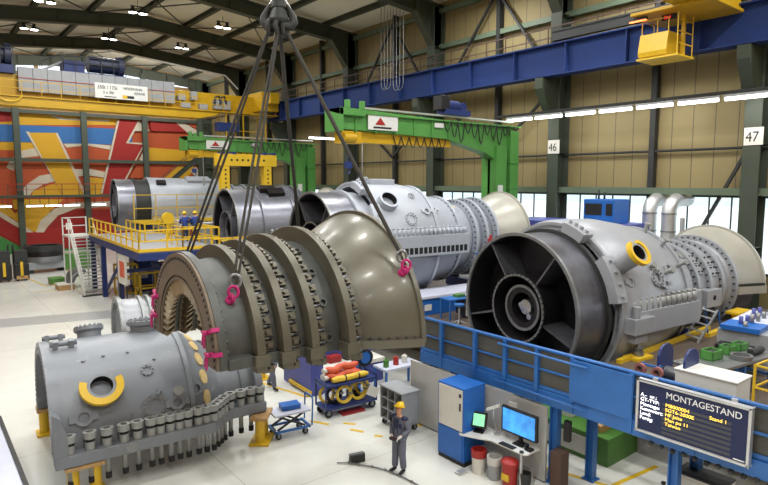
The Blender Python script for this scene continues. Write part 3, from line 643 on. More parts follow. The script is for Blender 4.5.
for nm, (dx, dy), kind, lab in sl:
    e = EYES[nm]; top = Vector((HX + dx * 0.7, HY + dy * 0.7, HZ - 0.06)); t = thing('lifting_sling', tuple(e), lab, 'sling', group='four slings on the crane hook')
    d = top - e; side = Vector((0.55, -0.45, 0)).normalized() * 0.045
    b = MB()
    for sg in ((-1, 1) if kind == 'pair' else (0,)):
        p = d.normalized() * 0.35 + side * sg; b.tube([tuple(p), tuple(d * 0.5 + side * sg * 1.3), tuple(d + side * sg * 0.3)], 0.03 if kind == 'pair' else 0.048, 8)
    b.build('rope', 'sling_dark', t)
    b = MB(); b.tube([tuple(d.normalized() * 0.3 + Vector((0.09 * math.cos(q), -0.06 * math.cos(q), 0.13 * math.sin(q)))) for q in [2 * PI * k / 14 for k in range(14)]], 0.035, 8, closed=True); b.build('steel_ring', 'steel', t)
    b = MB(); b.tube([tuple(d.normalized() * 0.07 + Vector((0.08 * math.cos(q), -0.06 * math.cos(q), 0.12 * math.sin(q)))) for q in [2 * PI * k / 14 for k in range(14)]], 0.032, 8, closed=True); b.build('shackle', 'magenta', t, label='pink shackle')
    b = MB(); b.tube([tuple(d + Vector((0.12 * math.cos(q), 0.1 * math.cos(q), 0.16 * math.sin(q)))) for q in [2 * PI * k / 12 for k in range(12)]], 0.05, 8, closed=True); b.build('end_loop', 'sling_dark', t)

# ---------------------------------------------------------------- complete gas turbines
def turbine(name, loc, rz, label, P):
    t = thing(name, loc, label, 'gas turbine', rz=rz)
    Rb = P['Rb']; bl = P['bl']; body = P['body']
    # intake bell
    b = MB(); b.lathe([(0, Rb), (bl, Rb), (bl, Rb - 0.12), (bl - 0.1, Rb - 0.12), (0.03, Rb - 0.06), (0, Rb - 0.06)], n=72); b.cur = 1; b.lathe([(0.02, Rb - 0.065), (bl - 0.1, Rb - 0.125)], n=72, loop=False); bell = b.build('intake_bell', [P['bellmat'], P.get('inner', 'black_steel')], t)
    b = MB(); b.lathe([(-0.05, Rb + 0.05), (0.05, Rb + 0.05), (0.05, Rb - 0.05), (-0.05, Rb - 0.05)], n=72)
    for k in range(72):
        a = 2 * PI * k / 72; b.cyl((0.03, (Rb + 0.02) * math.cos(a), (Rb + 0.02) * math.sin(a)), (-0.08, (Rb + 0.02) * math.cos(a), (Rb + 0.02) * math.sin(a)), 0.022, 6)
    b.build('bell_flange', 'steel', bell)
    rh = Rb * 0.46
    b = MB(); b.lathe([(bl - 0.35, Rb - 0.08), (bl - 0.25, rh * 0.9), (bl - 0.2, rh * 0.9), (bl - 0.3, Rb - 0.08)], n=56); b.lathe([(bl - 0.3, rh * 0.9), (bl - 0.3, 0.05)], n=40, loop=False); b.build('bell_back', P.get('inner', 'black_steel'), bell)
    b = MB(); b.lathe([(-0.02, rh), (bl - 0.25, rh * 0.93), (bl - 0.25, rh * 0.88), (-0.02, rh - 0.06)], n=48)
    for k in range(40): a = 2 * PI * k / 40; b.cyl((0.02, rh * math.cos(a), rh * math.sin(a)), (-0.06, rh * math.cos(a), rh * math.sin(a)), 0.02, 6)
    b.cur = 1; b.lathe([(-0.035, rh + 0.015), (0.02, rh + 0.015), (0.02, rh - 0.05), (-0.035, rh - 0.05)], n=48); hub = b.build('hub_ring', [P.get('hubmat', 'black_steel'), 'steel'], t)
    b = MB(); b.lathe([(0.25, rh * 0.66), (0.9, rh * 0.66), (0.9, rh * 0.44), (0.25, rh * 0.44)], n=40, sharp=True); b.cur = 1; b.lathe([(0.2, rh * 0.68), (0.26, rh * 0.68), (0.26, rh * 0.6), (0.2, rh * 0.6)], n=40); b.build('bearing_ring', ['black_steel', 'steel'], hub)
    b = MB(); b.lathe([(0.35, 0.001), (0.37, rh * 0.22), (0.7, rh * 0.28), (bl, rh * 0.28)], n=24, loop=False); b.cyl((0.3, -rh * 0.2, -rh * 0.25), (0.6, -rh * 0.2, -rh * 0.25), rh * 0.09, 10); b.cyl((0.35, rh * 0.18, 0.05), (0.6, rh * 0.18, 0.05), rh * 0.08, 10); b.build('shaft_end', 'bright_steel', hub)
    for a in P.get('struts', (57, 129, 201, 273, 345)):
        a = R_(a); ca, sa = math.cos(a), math.sin(a); b = MB()
        w = 0.028
        vs = []
        for r, s0_, s1_ in ((rh - 0.03, 0.08, bl - 0.3), (Rb - 0.05, 0.04, bl - 0.3)):
            for s_, ww in ((s0_, w), (s1_, w * 1.3)):
                vs += [(s_, r * ca - sa * ww, r * sa + ca * ww), (s_, r * ca + sa * ww, r * sa - ca * ww)]
        b.add(vs, [(0, 1, 3, 2), (4, 6, 7, 5), (0, 2, 6, 4), (1, 5, 7, 3), (0, 4, 5, 1), (2, 3, 7, 6)]); b.build('strut', P.get('strutmat', 'bell_metal'), bell)
    # transition flange and casing
    cs = P['casing']; s0_ = cs[0][0]; s1_ = cs[-1][0]
    b = MB(); b.lathe([(bl - 0.05, Rb + 0.12), (bl + 0.1, Rb + 0.12), (bl + 0.1, Rb - 0.1), (bl - 0.05, Rb - 0.1)], n=64); b.lathe([(bl + 0.05, Rb - 0.02), (s0_ + 0.05, Rb - 0.02), (s0_ + 0.05, Rb - 0.2), (bl + 0.05, Rb - 0.2)], n=64); b.build('neck_flange', 'dark_steel' if P.get('darkneck') else body, t)
    b = MB(); b.lathe([(p, r) for p, r in cs] + [(p, r - 0.15) for p, r in reversed(cs)], n=72, sharp=P.get('sharp', False)); casing = b.build('casing', body, t)
    for (s_, ww) in ((s0_, 0.12), (s1_ - 0.1, 0.16)):
        b = MB(); rr = dict(cs)[s0_] if s_ == s0_ else cs[-1][1]; b.lathe([(s_, rr + 0.09), (s_ + ww, rr + 0.09), (s_ + ww, rr - 0.1), (s_, rr - 0.1)], n=72); b.build('casing_rib', body, casing)
    if P.get('sideplate'):
        for a0, a1 in ((104, 122), (140, 170)):
            b = MB(); r0 = cs[0][1]; b.lathe([(s0_ - 0.35, r0 + 0.22), (s0_ + 0.12, r0 + 0.22), (s0_ + 0.12, r0 - 0.1), (s0_ - 0.35, r0 - 0.1)], R_(a0), R_(a1), n=12)
            for k in range(4): b.M = radial(s0_ - 0.12, a0 + (a1 - a0) * (k + 0.5) / 4, r0 + 0.2); b.cyl((0, 0, 0), (0, 0, 0.12), 0.06, 8)
            b.build('joint_plate', 'turbine_grey' if body == 'turbine_grey' else body, casing)
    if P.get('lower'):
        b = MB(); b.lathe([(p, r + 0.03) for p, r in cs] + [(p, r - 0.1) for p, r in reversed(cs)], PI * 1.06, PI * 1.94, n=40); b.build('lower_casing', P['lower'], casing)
    # split flange with bolts
    fs0, fs1, fy, zt, zb = P['split']
    for sg in (-1, 1):
        b = MB(); ya, yb = sorted((sg * (fy - 0.45), sg * fy)); b.box((fs0, ya, zb), (fs1, yb, zt))
        if sg == -1:
            n = P.get('slots', 0)
            b.cur = 1
            for k in range(n): x = fs0 + 0.25 + (fs1 - fs0 - 0.5) * k / (n - 1); b.box((x - 0.1, -fy - 0.012, zb + 0.12), (x + 0.1, -fy + 0.05, zb + 0.42))
        fl = b.build('split_flange', [body, 'dark_hole'], t, bevel=0.012)
    n = P['bolts']; fb = None
    for k in range(n):
        x = fs0 + 0.2 + (fs1 - fs0 - 0.4) * k / (n - 1)
        if fb is None:
            b = MB(); b.cyl((0, 0, -0.02), (0, 0, P['bh'] * 0.8), 0.1, 10); b.cyl((0, 0, P['bh'] * 0.8), (0, 0, P['bh']), 0.07, 10); c = fb = b.build('flange_bolt', P.get('boltmat', 'stud_grey'), t)
        else: c = fb.copy(); COL.objects.link(c); c.parent = t
        c.location = (x, -fy + 0.14, zt)
    # compressor / rear section
    cp = P['comp']
    b = MB(); b.lathe([(p, r) for p, r in cp] + [(p, r - 0.12) for p, r in reversed(cp)], n=64); comp = b.build('rear_casing', body, t)
    for s_, R in P['rings']:
        b = MB(); b.lathe([(s_ - 0.08, R), (s_ + 0.08, R), (s_ + 0.08, R - 0.35), (s_ - 0.08, R - 0.35)], n=64)
        b.cur = 1; ring_stud_holes(b, s_ - 0.08, R - 0.1, 44, 0, 2 * PI, 0.035, 0.06, -1); b.build('rib_ring', [body, 'dark_steel'], comp)
    # exhaust cone
    if P.get('cone'):
        cn = P['cone']; b = MB(); a1 = PI if P.get('halfcone') else 2 * PI; cm = P.get('conemat', 'stud_grey')
        b.lathe(cn + [(p, r - 0.06) for p, r in reversed(cn)], 0, a1, n=64, sharp=False); cone = b.build('exhaust_cone', cm, t)
        b = MB(); e = cn[-1]; b.lathe([(e[0] - 0.06, e[1] + 0.07), (e[0] + 0.06, e[1] + 0.07), (e[0] + 0.06, e[1] - 0.1), (e[0] - 0.06, e[1] - 0.1)], 0, a1, n=64); b.build('cone_lip', cm, cone)
        if P.get('halfcone'):
            for sg in (-1, 1):
                b = MB(); poly = [(p, sg * (r + 0.14)) for p, r in cn] + [(p, sg * (r - 0.1)) for p, r in reversed(cn)]; b.prism(poly, 'Z', -0.3, 0.0)
                b.cur = 1
                for k in range(9): p = cn[0][0] + (e[0] - cn[0][0]) * (k + .5) / 9; r = cn[0][1] + (e[1] - cn[0][1]) * ((k + .5) / 9); b.cyl((p, sg * (r + 0.06), 0), (p, sg * (r + 0.06), 0.1), 0.06, 8)
                b.build('cone_split_flange', [cm, 'dark_steel'], cone)
            b = MB(); b.lathe([(cn[0][0], cn[0][1] - 0.15), (e[0], cn[0][1] + 0.1), (e[0], cn[0][1]), (cn[0][0], cn[0][1] - 0.25)], PI, 2 * PI, n=40); b.build('lower_duct', 'bell_metal', cone)
    return t, casing, comp

RTt, RTc, RTk = turbine('gas_turbine', (15.2, 11.96, 3.3), -6, 'grey gas turbine with black intake bell behind the blue guard rail', dict(
    Rb=2.42, bl=1.3, body='turbine_grey', bellmat='bell_metal', darkneck=True, sideplate=True, struts=(57, 129, 201, 273, 345),
    casing=[(1.6, 2.66), (1.9, 2.82), (3.4, 2.8), (4.6, 2.62), (5.75, 2.36)], split=(1.95, 5.7, 2.85, 0.12, -0.6), bolts=12, bh=0.42, slots=0,
    comp=[(5.7, 2.2), (6.0, 1.95), (6.6, 1.72), (7.4, 1.62), (9.9, 1.62), (10.0, 1.72)], rings=[(6.25, 2.06), (6.8, 1.92), (7.5, 1.84), (8.4, 1.8), (9.3, 1.78), (10.05, 1.9)],
    cone=[(10.1, 1.8), (10.5, 1.9), (11.0, 2.06), (11.4, 2.2)], halfcone=True, conemat='cone_grey'))
nozzle(RTt, 'turbine_grey', 1.95, 146, 2.8, 0.31, 0.8, 'full')
nozzle(RTt, 'turbine_grey', 1.95, 180 - 146, 2.8, 0.29, 0.6, None)
round_flange(RTt, 'manhole_cover', 'turbine_grey', 3.5, 158, 2.8, 0.3, 0.05, 12)
for s_, a_ in ((2.1, 158), (3.9, 163), (4.5, 152)): ring_lug(RTt, 'turbine_grey', s_, a_, 2.78 if s_ < 4 else 2.64, 0.17)
for s_, a_, h in ((4.25, 155, 0.3), (3.4, 150, 0.3), (5.3, 130, 0.35), (5.4, 150, 0.4), (5.45, 110, 0.35), (6.1, 140, 0.4), (6.2, 120, 0.3)):
    b = MB(); b.M = radial(s_, a_, 2.66 if s_ < 5 else 2.42 if s_ < 6 else 1.95); b.cyl((0, 0, -0.05), (0, 0, h), 0.07, 10); b.cyl((0, 0, h - 0.05), (0, 0, h + 0.02), 0.11, 12); b.build('pipe_stub', 'stud_grey', RTt)
b = MB(); b.box((1.75, -3.1, -0.5), (2.75, -2.3, 0.0)); b.box((1.95, -3.0, -0.8), (2.55, -2.4, -0.5)); b.cyl((2.0, -2.95, 0.0), (2.0, -2.95, 0.35), 0.12, 12); b.build('jacking_bracket', 'turbine_grey', RTt, bevel=0.02)
b = MB(); b.box((5.5, -2.75, -0.55), (5.95, -2.2, 0.45)); b.build('end_block', 'turbine_grey', RTt, bevel=0.02)
for s_, a_ in ((8.0, 135), (8.0, 150), (8.9, 140), (8.9, 155), (7.1, 145), (7.1, 160)):
    b = MB(); b.M = radial(s_, a_, 1.62); b.box((-0.2, -0.2, -0.02), (0.2, 0.2, 0.05)); 
    b.cur = 1
    for i in (-1, 1):
        for j in (-1, 1): b.cyl((0.12 * i, 0.12 * j, 0.04), (0.12 * i, 0.12 * j, 0.1), 0.035, 8)
    b.build('cover_pad', ['turbine_grey', 'dark_steel'], RTk)
b = MB(); b.box((7.7, -2.0, -0.55), (8.7, -1.55, 0.1)); b.cur = 1; b.cyl((8.2, -2.02, -0.2), (8.2, -1.98, -0.2), 0.1, 12); b.build('side_box', ['turbine_grey', 'dark_hole'], RTk, bevel=0.015)

MTt, MTc, MTk = turbine('gas_turbine', (13.05, 21.06, 4.7), -6, 'pale grey gas turbine behind the hanging cone, below the nearer green jib crane', dict(
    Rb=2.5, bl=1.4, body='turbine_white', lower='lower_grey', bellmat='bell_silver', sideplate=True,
    casing=[(2.1, 2.9), (2.4, 2.95), (4.4, 2.92), (5.4, 2.72)], split=(2.3, 7.1, 2.98, 0.5, -0.45), bolts=18, bh=0.4, slots=17, boltmat='turbine_white',
    comp=[(5.35, 2.5), (5.4, 2.42), (7.3, 2.12), (7.4, 1.85), (8.3, 1.78), (8.5, 1.62), (9.9, 1.6), (10.0, 1.8)], rings=[(7.2, 2.25), (8.5, 2.05), (9.15, 2.1), (9.85, 2.15)],
    cone=[(10.0, 1.75), (10.4, 1.9), (11.0, 2.14), (11.5, 2.28), (11.9, 2.36)], conemat='cone_grey'))
MTt.scale = (0.9, 0.9, 0.9)
nozzle(MTt, 'turbine_white', 2.8, 137, 2.92, 0.48, 0.35, None)
round_flange(MTt, 'manhole_cover', 'turbine_white', 3.85, 154, 2.92, 0.34, 0.05, 12)
round_flange(MTt, 'small_cover', 'turbine_white', 4.4, 128, 2.92, 0.18, 0.05, 8)
for s_, a_ in ((4.9, 146), (5.7, 138), (3.4, 158)): ring_lug(MTt, 'turbine_white', s_, a_, 2.85 if s_ < 5.3 else 2.42, 0.2)
b = MB(); b.M = radial(3.6, 92, 2.9); b.box((-0.8, -0.6, -0.1), (0.6, 0.6, 0.22)); b.build('top_box', 'turbine_white', MTt, bevel=0.02)
b = MB(); b.M = radial(2.6, 97, 2.9); b.cyl((0, 0, 0), (0, 0, 0.12), 0.3, 16); b.tube([(-0.35, 0, 0.05), (-0.2, 0, 0.3), (0.2, 0, 0.3), (0.35, 0, 0.05)], 0.05, 8); b.build('hatch', 'turbine_white', MTt)
b = MB(); b.M = radial(7.65, 112, 1.78); b.cyl((0, 0, -0.1), (0, 0, 0.06), 0.3, 20); b.build('port_cover', 'cover_tan', MTt, label='tan cover on the rear casing')

bt, bc, bk = turbine('gas_turbine', (14.3, 32.4, 4.65), -6, 'dark steel gas turbine between the yellow deck and the pale grey turbine', dict(
    Rb=2.3, bl=1.5, body='bell_silver', bellmat='bell_silver', hubmat='bell_silver', strutmat='bell_silver',
    casing=[(1.55, 2.32), (2.4, 2.34), (3.4, 2.4)], split=(1.7, 3.3, 2.5, -0.1, -0.5), bolts=5, bh=0.2,
    comp=[(3.4, 2.3), (4.0, 2.1), (4.6, 1.6), (5.0, 1.6)], rings=[(3.55, 2.55), (3.95, 2.5), (4.3, 2.35)], cone=[(4.8, 1.5), (5.4, 1.7), (6.2, 2.1), (6.6, 2.3)], conemat='cone_grey'))
for s_, a_ in ((2.2, 110), (2.6, 120)):
    b = MB(); b.M = radial(s_, a_, 2.3); b.box((-0.5, -0.3, 0), (0.5, 0.3, 0.3)); b.build('joint_plate', 'black_steel', bt, bevel=0.02)
ct, cc, ck = turbine('gas_turbine', (12.5, 48.8, 5.56), -6, 'white gas turbine furthest back, in front of the painted wall with a yellow walkway', dict(
    Rb=2.0, bl=1.3, body='turbine_white', bellmat='bell_silver', darkneck=True, hubmat='bell_silver', strutmat='bell_silver',
    casing=[(2.3, 2.1), (2.5, 2.15), (7.6, 2.05), (7.8, 2.0)], split=(2.4, 10.2, 2.15, -0.9, -1.7), bolts=20, bh=0.15, slots=26,
    comp=[(7.8, 1.9), (8.0, 1.5), (10.4, 1.4), (11.0, 1.4)], rings=[(8.2, 1.7), (9.2, 1.6), (10.2, 1.6)], cone=[(11, 1.3), (11.6, 1.5), (12.4, 1.7)], conemat='cone_grey'))
b = MB(); b.M = radial(6.3, 110, 2.05); b.box((-1.0, -0.5, -0.1), (0.9, 0.5, 0.18)); b.build('top_plate', 'turbine_white', ct, bevel=0.02)
b = MB(); b.M = radial(3.2, 128, 2.1); b.box((-0.35, -0.2, -0.1), (0.35, 0.2, 0.25)); b.build('joint_plate', 'black_steel', ct, bevel=0.02)

# cradles which carry the turbines
def cradle(x, y, z0, z1, wy, label, rz=-6, mat='blue_dark', L=0.5):
    t = thing('machine_cradle', (x, y, z0), label, 'machine stand', rz=rz, group='cradles under the turbines')
    MB().box((-L / 2 - 0.1, -wy / 2, 0), (L / 2 + 0.1, wy / 2, 0.15)).build('base_plate', mat, t, bevel=0.01)
    for sg in (-1, 1): MB().box((-L / 2, sg * wy / 2 - 0.25, 0.15), (L / 2, sg * wy / 2 + 0.25, z1 - z0)).build('post', mat, t, bevel=0.01)
    MB().box((-L / 2, -wy / 2 + 0.25, 0.15), (L / 2, wy / 2 - 0.25, 0.6)).build('cross_beam', mat, t, bevel=0.01)
cradle(23.0, 11.15, 0.3, 1.75, 2.2, 'dark blue cradle under the rear casing of the grey turbine, beside the step ladder')
cradle(17.3, 11.75, 0.3, 0.75, 2.2, 'dark blue cradle under the black intake bell of the right turbine')
cradle(16.6, 32.1, 0.0, 3.1, 3.2, 'dark blue cradle under the dark steel turbine')
cradle(14.9, 48.5, 0.0, 4.3, 3.0, 'dark blue cradle under the front of the furthest white turbine')
cradle(20.0, 48.0, 0.0, 4.6, 3.0, 'dark blue cradle under the rear of the furthest white turbine')
cradle(17.0, 20.6, 2.0, 2.15, 1.6, 'dark blue cradle under the front of the pale grey turbine')
cradle(21.5, 20.1, 2.0, 3.0, 2.2, 'dark blue cradle under the rear of the pale grey turbine')
# jack with yellow base at the near side of the right turbine
t = thing('jack_stand', (17.15, 8.85, 2.0), 'steel jack on a yellow base plate under the near flange of the right turbine', 'jack', rz=-6)
MB().box((-0.5, -0.32, 0), (0.5, 0.32, 0.12)).build('base_plate', 'yellow', t, bevel=0.01)
t.scale = (0.8, 0.8, 0.8); b = MB(); b.cyl((0, 0, 0.12), (0, 0, 0.3), 0.2, 18); b.cyl((0, 0, 0.3), (0, 0, 0.4), 0.13, 16); b.cyl((0, 0, 0.4), (0, 0, 0.44), 0.19, 16); b.build('cylinder', 'steel', t)
b = MB(); b.cyl((0, 0, 0.4), (0, 0, 0.6), 0.1, 12); b.build('ram', 'bright_steel', t)
# yellow edge rails on the raised floor
for i, (p, q, l) in enumerate((((16.2, 8.95), (22.6, 9.05), 'yellow floor rail running under the near side of the right turbine'), ((21.4, 8.6), (24.6, 8.75), 'yellow floor rail behind the step ladder'))):
    b = MB(); b.bar((0, 0, 0.06), (q[0] - p[0], q[1] - p[1], 0.06), 0.16, 0.12); o = b.build('floor_rail', 'yellow', None, loc=(p[0], p[1], 2.0)); tag(o, l, 'rail')
pm('navy_drum', (30, 38, 66), 0.5)

# ================================================================== CRANES
# blue runway beam with its rail
t = thing('runway_beam', (27.4, 4, 13.0), 'long blue crane runway beam carried by the column brackets', 'crane beam')
b = MB(); L_ = 47.6
b.box((-0.4, 0, 0), (0.4, L_, 0.06)); b.box((-0.4, 0, 1.6), (0.4, L_, 1.66)); b.box((-0.03, 0, 0.06), (0.03, L_, 1.6)); b.build('girder', 'blue_beam', t)
st = None
for i in range(14):
    if st is None: b = MB(); b.box((-0.36, -0.02, 0.06), (-0.03, 0.02, 1.6)); st = c = b.build('stiffener', 'blue_beam', t)
    else: c = st.copy(); COL.objects.link(c); c.parent = t
    c.location = (0, 1.2 + 3.35 * i, 0)
MB().box((-0.05, 0, 1.66), (0.05, L_, 1.76)).build('crane_rail', 'dark_steel', t)

# far yellow bridge crane
CY = 50.0
t = thing('bridge_crane', (15, CY, 12.7), 'yellow bridge crane spanning the hall in front of the painted wall', 'bridge crane')
b = MB(); b.prism([(-18, 0.9), (-18, 2.35), (11.4, 2.35), (11.4, 1.3), (10.0, 0.75), (-18, 0.75)], 'Y', 0.35, 1.6); b.build('main_girder', 'yellow_crane', t, bevel=0.02)
b = MB(); b.prism([(-18, 0.0), (-18, 0.62), (6.6, 0.62), (6.0, 0.3), (4.6, 0.0)], 'Y', -0.9, 0.3); b.build('lower_girder', 'yellow_crane', t, bevel=0.03)
for i in range(12):
    b = MB(); x = -8.3 + 0.93 * i; b.box((x, -0.22, 1.15), (x + 0.905, 0.33, 2.85)); b.build('equipment_cabinet', 'grey_plastic', t, bevel=0.01)
b = MB(); b.box((-18, -1.0, 0.64), (12, 0.3, 0.72)); b.build('walkway', 'yellow_crane', t)
b = MB()
for i in range(20): x = -12 + 1.25 * i; b.bar((x, -0.98, 0.7), (x, -0.98, 1.75), 0.05)
for z in (1.22, 1.75): b.box((-18, -1.0, z - 0.02), (12, -0.95, z + 0.03))
b.build('handrail', 'yellow_crane', t)
b = MB(); b.box((-8.3, -0.26, 2.05), (2.8, -0.22, 2.09)); b.build('cable_line', 'red_paint', t)
for i, (x, z, w_, h) in enumerate(((3.2, 1.5, 0.6, 0.5), (4.3, 1.6, 0.5, 0.7), (3.4, 0.9, 0.8, 0.4), (5.0, 0.85, 0.7, 0.5), (6.3, 1.0, 0.75, 0.8), (7.1, 1.0, 0.7, 0.75))):
    MB().box((x, -0.1, z), (x + w_, 0.35, z + h)).build('switch_box', 'grey_plastic', t, bevel=0.01)
b = MB()
for k in range(2): b.tube([(6.3 + 0.5 * k, -0.1, 1.3), (6.4 + 0.5 * k, -0.12, 2.0), (6.7 + 0.5 * k, -0.12, 2.1), (6.9 + 0.5 * k, -0.1, 1.5)], 0.1, 8)
b.build('cable_loop', 'black', t)
b = MB(); b.box((10.2, -1.3, 1.0), (11.9, 2.4, 2.7)); b.box((10.6, -2.2, 1.6), (11.5, -1.3, 2.5)); b.build('end_carriage', 'yellow_crane', t, bevel=0.04)
b = MB(); b.box((6.9, -0.9, -2.1), (10.9, 0.8, -1.95))
for x in (7.0, 8.6, 10.8):
    for y in (-0.85, 0.75): b.bar((x, y, -2.0), (x, y, 0.6), 0.09)
for z in (-1.4, -0.9): b.box((6.95, -0.88, z), (10.85, -0.82, z + 0.06))
b.build('service_cage', 'yellow_crane', t)
MB().box((6.2, -0.9, -0.95), (8.2, -0.2, -0.2)).build('drive_unit', 'blue_dark', t, bevel=0.03)
b = MB()
for i in range(5): b.tube([(-16.6 + 1.9 * i + 0.75 * math.cos(q), -0.96, 0.78 + 0.5 * math.sin(q)) for q in [PI + PI * k / 10 for k in range(11)]], 0.06, 8)
b.build('cable_festoon', 'yellow', t)
# crane sign
sg_ = MB().box((-3.5, -1.14, 1.0), (0.35, -1.06, 2.12)).build('crane_sign', 'white_paint', t, bevel=0.005)
def ctext(body, x, z, size, mat='letter_black', sx=1.0): return text('lettering', body, size * 0.78, mat, sg_, (-3.5 + (x + 1.85) * 0.726, -1.15, 1.0 + (z - 1.0) * 0.83), (1, 0, 0), (0, 0, 1), 0.006, sx=sx)
ctext('350t / 175t', -1.62, 1.82, 0.5, sx=0.82); ctext('2 x 30t', -1.1, 1.42, 0.36); MB().box((-2.85, -1.145, 1.1), (-2.0, -1.139, 1.16)).build('print_line', 'letter_black', sg_)
ctext('NEVERMANN', 0.95, 1.9, 0.38, sx=0.8); ctext('KRANE', 2.05, 1.52, 0.38, sx=0.85)
MB().box((-1.55, -1.15, 1.08), (-1.2, -1.142, 1.33)).build('logo_mark', 'yellow', sg_)
MB().box((-1.2, -1.15, 1.11), (-0.7, -1.142, 1.3)).build('logo_bar', 'letter_black', sg_)

# blue trolleys on top of the bridge
def trolley(x, w_, label, motor=True):
    t = thing('crane_trolley', (x, CY + 1.0, 15.06), label, 'crane trolley', group='blue trolleys on the far bridge crane')
    MB().box((0, -1.0, 0.0), (w_, 1.0, 0.6)).build('frame', 'blue_dark', t, bevel=0.03)
    MB().box((0.15, -0.8, 0.6), (w_ * 0.35, 0.8, 1.4)).build('winch_box', 'blue_dark', t, bevel=0.04)
    if motor:
        b = MB(); b.cyl((w_ * 0.42, -0.3, 1.35), (w_ - 0.4, -0.3, 1.35), 0.62, 20); b.cyl((w_ - 0.5, -0.3, 1.35), (w_ - 0.1, -0.3, 1.35), 0.8, 20); b.build('winch_drum', 'navy_drum', t)
    b = MB()
    for i in range(6): b.bar((w_ * i / 5, -1.0, 0.55), (w_ * i / 5, -1.0, 1.75), 0.05)
    b.box((0, -1.03, 1.7), (w_, -0.97, 1.76)); b.box((0, -1.03, 1.2), (w_, -0.97, 1.25)); b.build('handrail', 'dark_steel', t)
trolley(9.6, 4.5, 'blue winch trolley on the bridge crane, above the grey cabinets')
trolley(2.6, 3.9, 'blue trolley on the bridge crane at the left edge of the photo')
t = thing('access_stair', (8.9, CY + 0.9, 15.56), 'small stair with handrails leading up to the blue winch trolley', 'stair'); t.scale = (0.8, 0.8, 0.7)
b = MB()
for sg in (-0.5, 0.5): b.bar((-0.7, sg, 0.05), (1.1, sg, 1.2), 0.08, 0.16)
b.build('stringer', 'steel', t)
b = MB()
for k in range(6): b.box((-0.6 + 0.3 * k - 0.12, -0.5, 0.1 + 0.2 * k), (-0.6 + 0.3 * k + 0.12, 0.5, 0.13 + 0.2 * k))
b.build('tread', 'steel', t)
b = MB()
for sg in (-0.5, 0.5): b = MB(); b.bar((-0.7, sg, 1.0), (1.1, sg, 2.1), 0.06); b.bar((-0.7, sg, 0), (-0.7, sg, 1.0), 0.05); b.bar((1.1, sg, 1.1), (1.1, sg, 2.1), 0.05); b.build('handrail', 'dark_steel', t)

# near crane end at the top right: girder, cab
t = thing('crane_cab', (25.3, 12.6, 12.62), 'yellow crane cab with rails hanging from the yellow girder at the top right', 'crane cab'); t.scale = (0.66, 0.66, 0.66)
b = MB(); b.prism([(-1.05, 0.3), (-0.95, 0.0), (0.9, -0.1), (1.05, 0.35), (0.8, 1.45), (-0.8, 1.45)], 'Y', -0.75, 1.1)
b.M = Matrix.Rotation(0, 4, 'Z'); b.build('cab_body', 'yellow', t, bevel=0.03)
b = MB(); b.box((-1.1, -1.5, -0.2), (1.1, 1.15, -0.08)); b.build('cab_floor', 'yellow', t, bevel=0.01)
b = MB(); b.bar((0.6, -1.0, -0.1), (0.6, -1.0, 2.9), 0.2); b.build('mast', 'yellow', t)
b = MB()
for p in ((-1.0, -1.4), (1.0, -1.4)): b.bar((p[0], p[1], -0.1), (p[0], p[1], 2.4), 0.05)
for z in (0.6, 1.3, 2.0): b.bar((-1.0, -1.4, z), (1.0, -1.4, z), 0.05)
for p in ((-0.75, 1.0), (-0.75, 0.0), (0.75, 1.0), (-0.75, -0.7)): b.bar((p[0], p[1], 1.4), (p[0], p[1], 2.3), 0.05)
b.bar((-0.75, -0.7, 2.28), (-0.75, 1.0, 2.28), 0.05); b.bar((-0.75, 1.0, 2.28), (0.75, 1.0, 2.28), 0.05); b.build('handrail', 'yellow', t)
b = MB(); b.box((-1.6, -3.6, 2.55), (2.9, 1.4, 2.75)); b.prism([(-4, 2.75), (2.9, 2.75), (2.9, 4.6), (-4, 4.6)], 'Y', -3.4, -1.2); b.build('girder_end', 'yellow_crane', t, bevel=0.03)
o = MB().box((-0.42, -0.95, 2.2), (-0.3, -0.05, 2.52)).build('load_display', 'black', t, bevel=0.01)
text('digits', '36.4', 0.26, 'led_red', o, (-0.425, -0.2, 2.27), (0, -1, 0), (0, 0, 1), 0.004)
o = MB().box((-1.2, 0.55, 2.35), (-0.95, 1.75, 2.5)).build('lamp_bracket', 'dark_steel', t)
MB().box((-1.18, 0.6, 2.29), (-0.97, 1.7, 2.35)).build('warning_lamp', 'orange_glow', o, label='glowing orange lamp')

# hanging crane cables in front of the runway beam
for i, (y, z0, z1, lab) in enumerate(((32.0, 13.6, 21.0, 'left loop of hanging grey cables in front of the right wall'), (30.7, 13.4, 21.0, 'right loop of hanging grey cables in front of the right wall'))):
    t = thing('hanging_cable', (26.0, y, z0), lab, 'cable', group='cable loops hanging above the blue beam')
    for dx in (0, 0.35):
        b = MB(); b.tube([(0.1, -dx, z1 - z0), (0.1, -dx, 0.6)] + [(0.1, -dx + 0.35 - 0.35 * math.cos(q), 0.6 - 0.5 * math.sin(q)) for q in [PI * k / 8 for k in range(1, 8)]] + [(0.1, -dx + 0.7, 0.6), (0.1, -dx + 0.7, z1 - z0)], 0.022, 6); b.build('cable', 'steel', t)

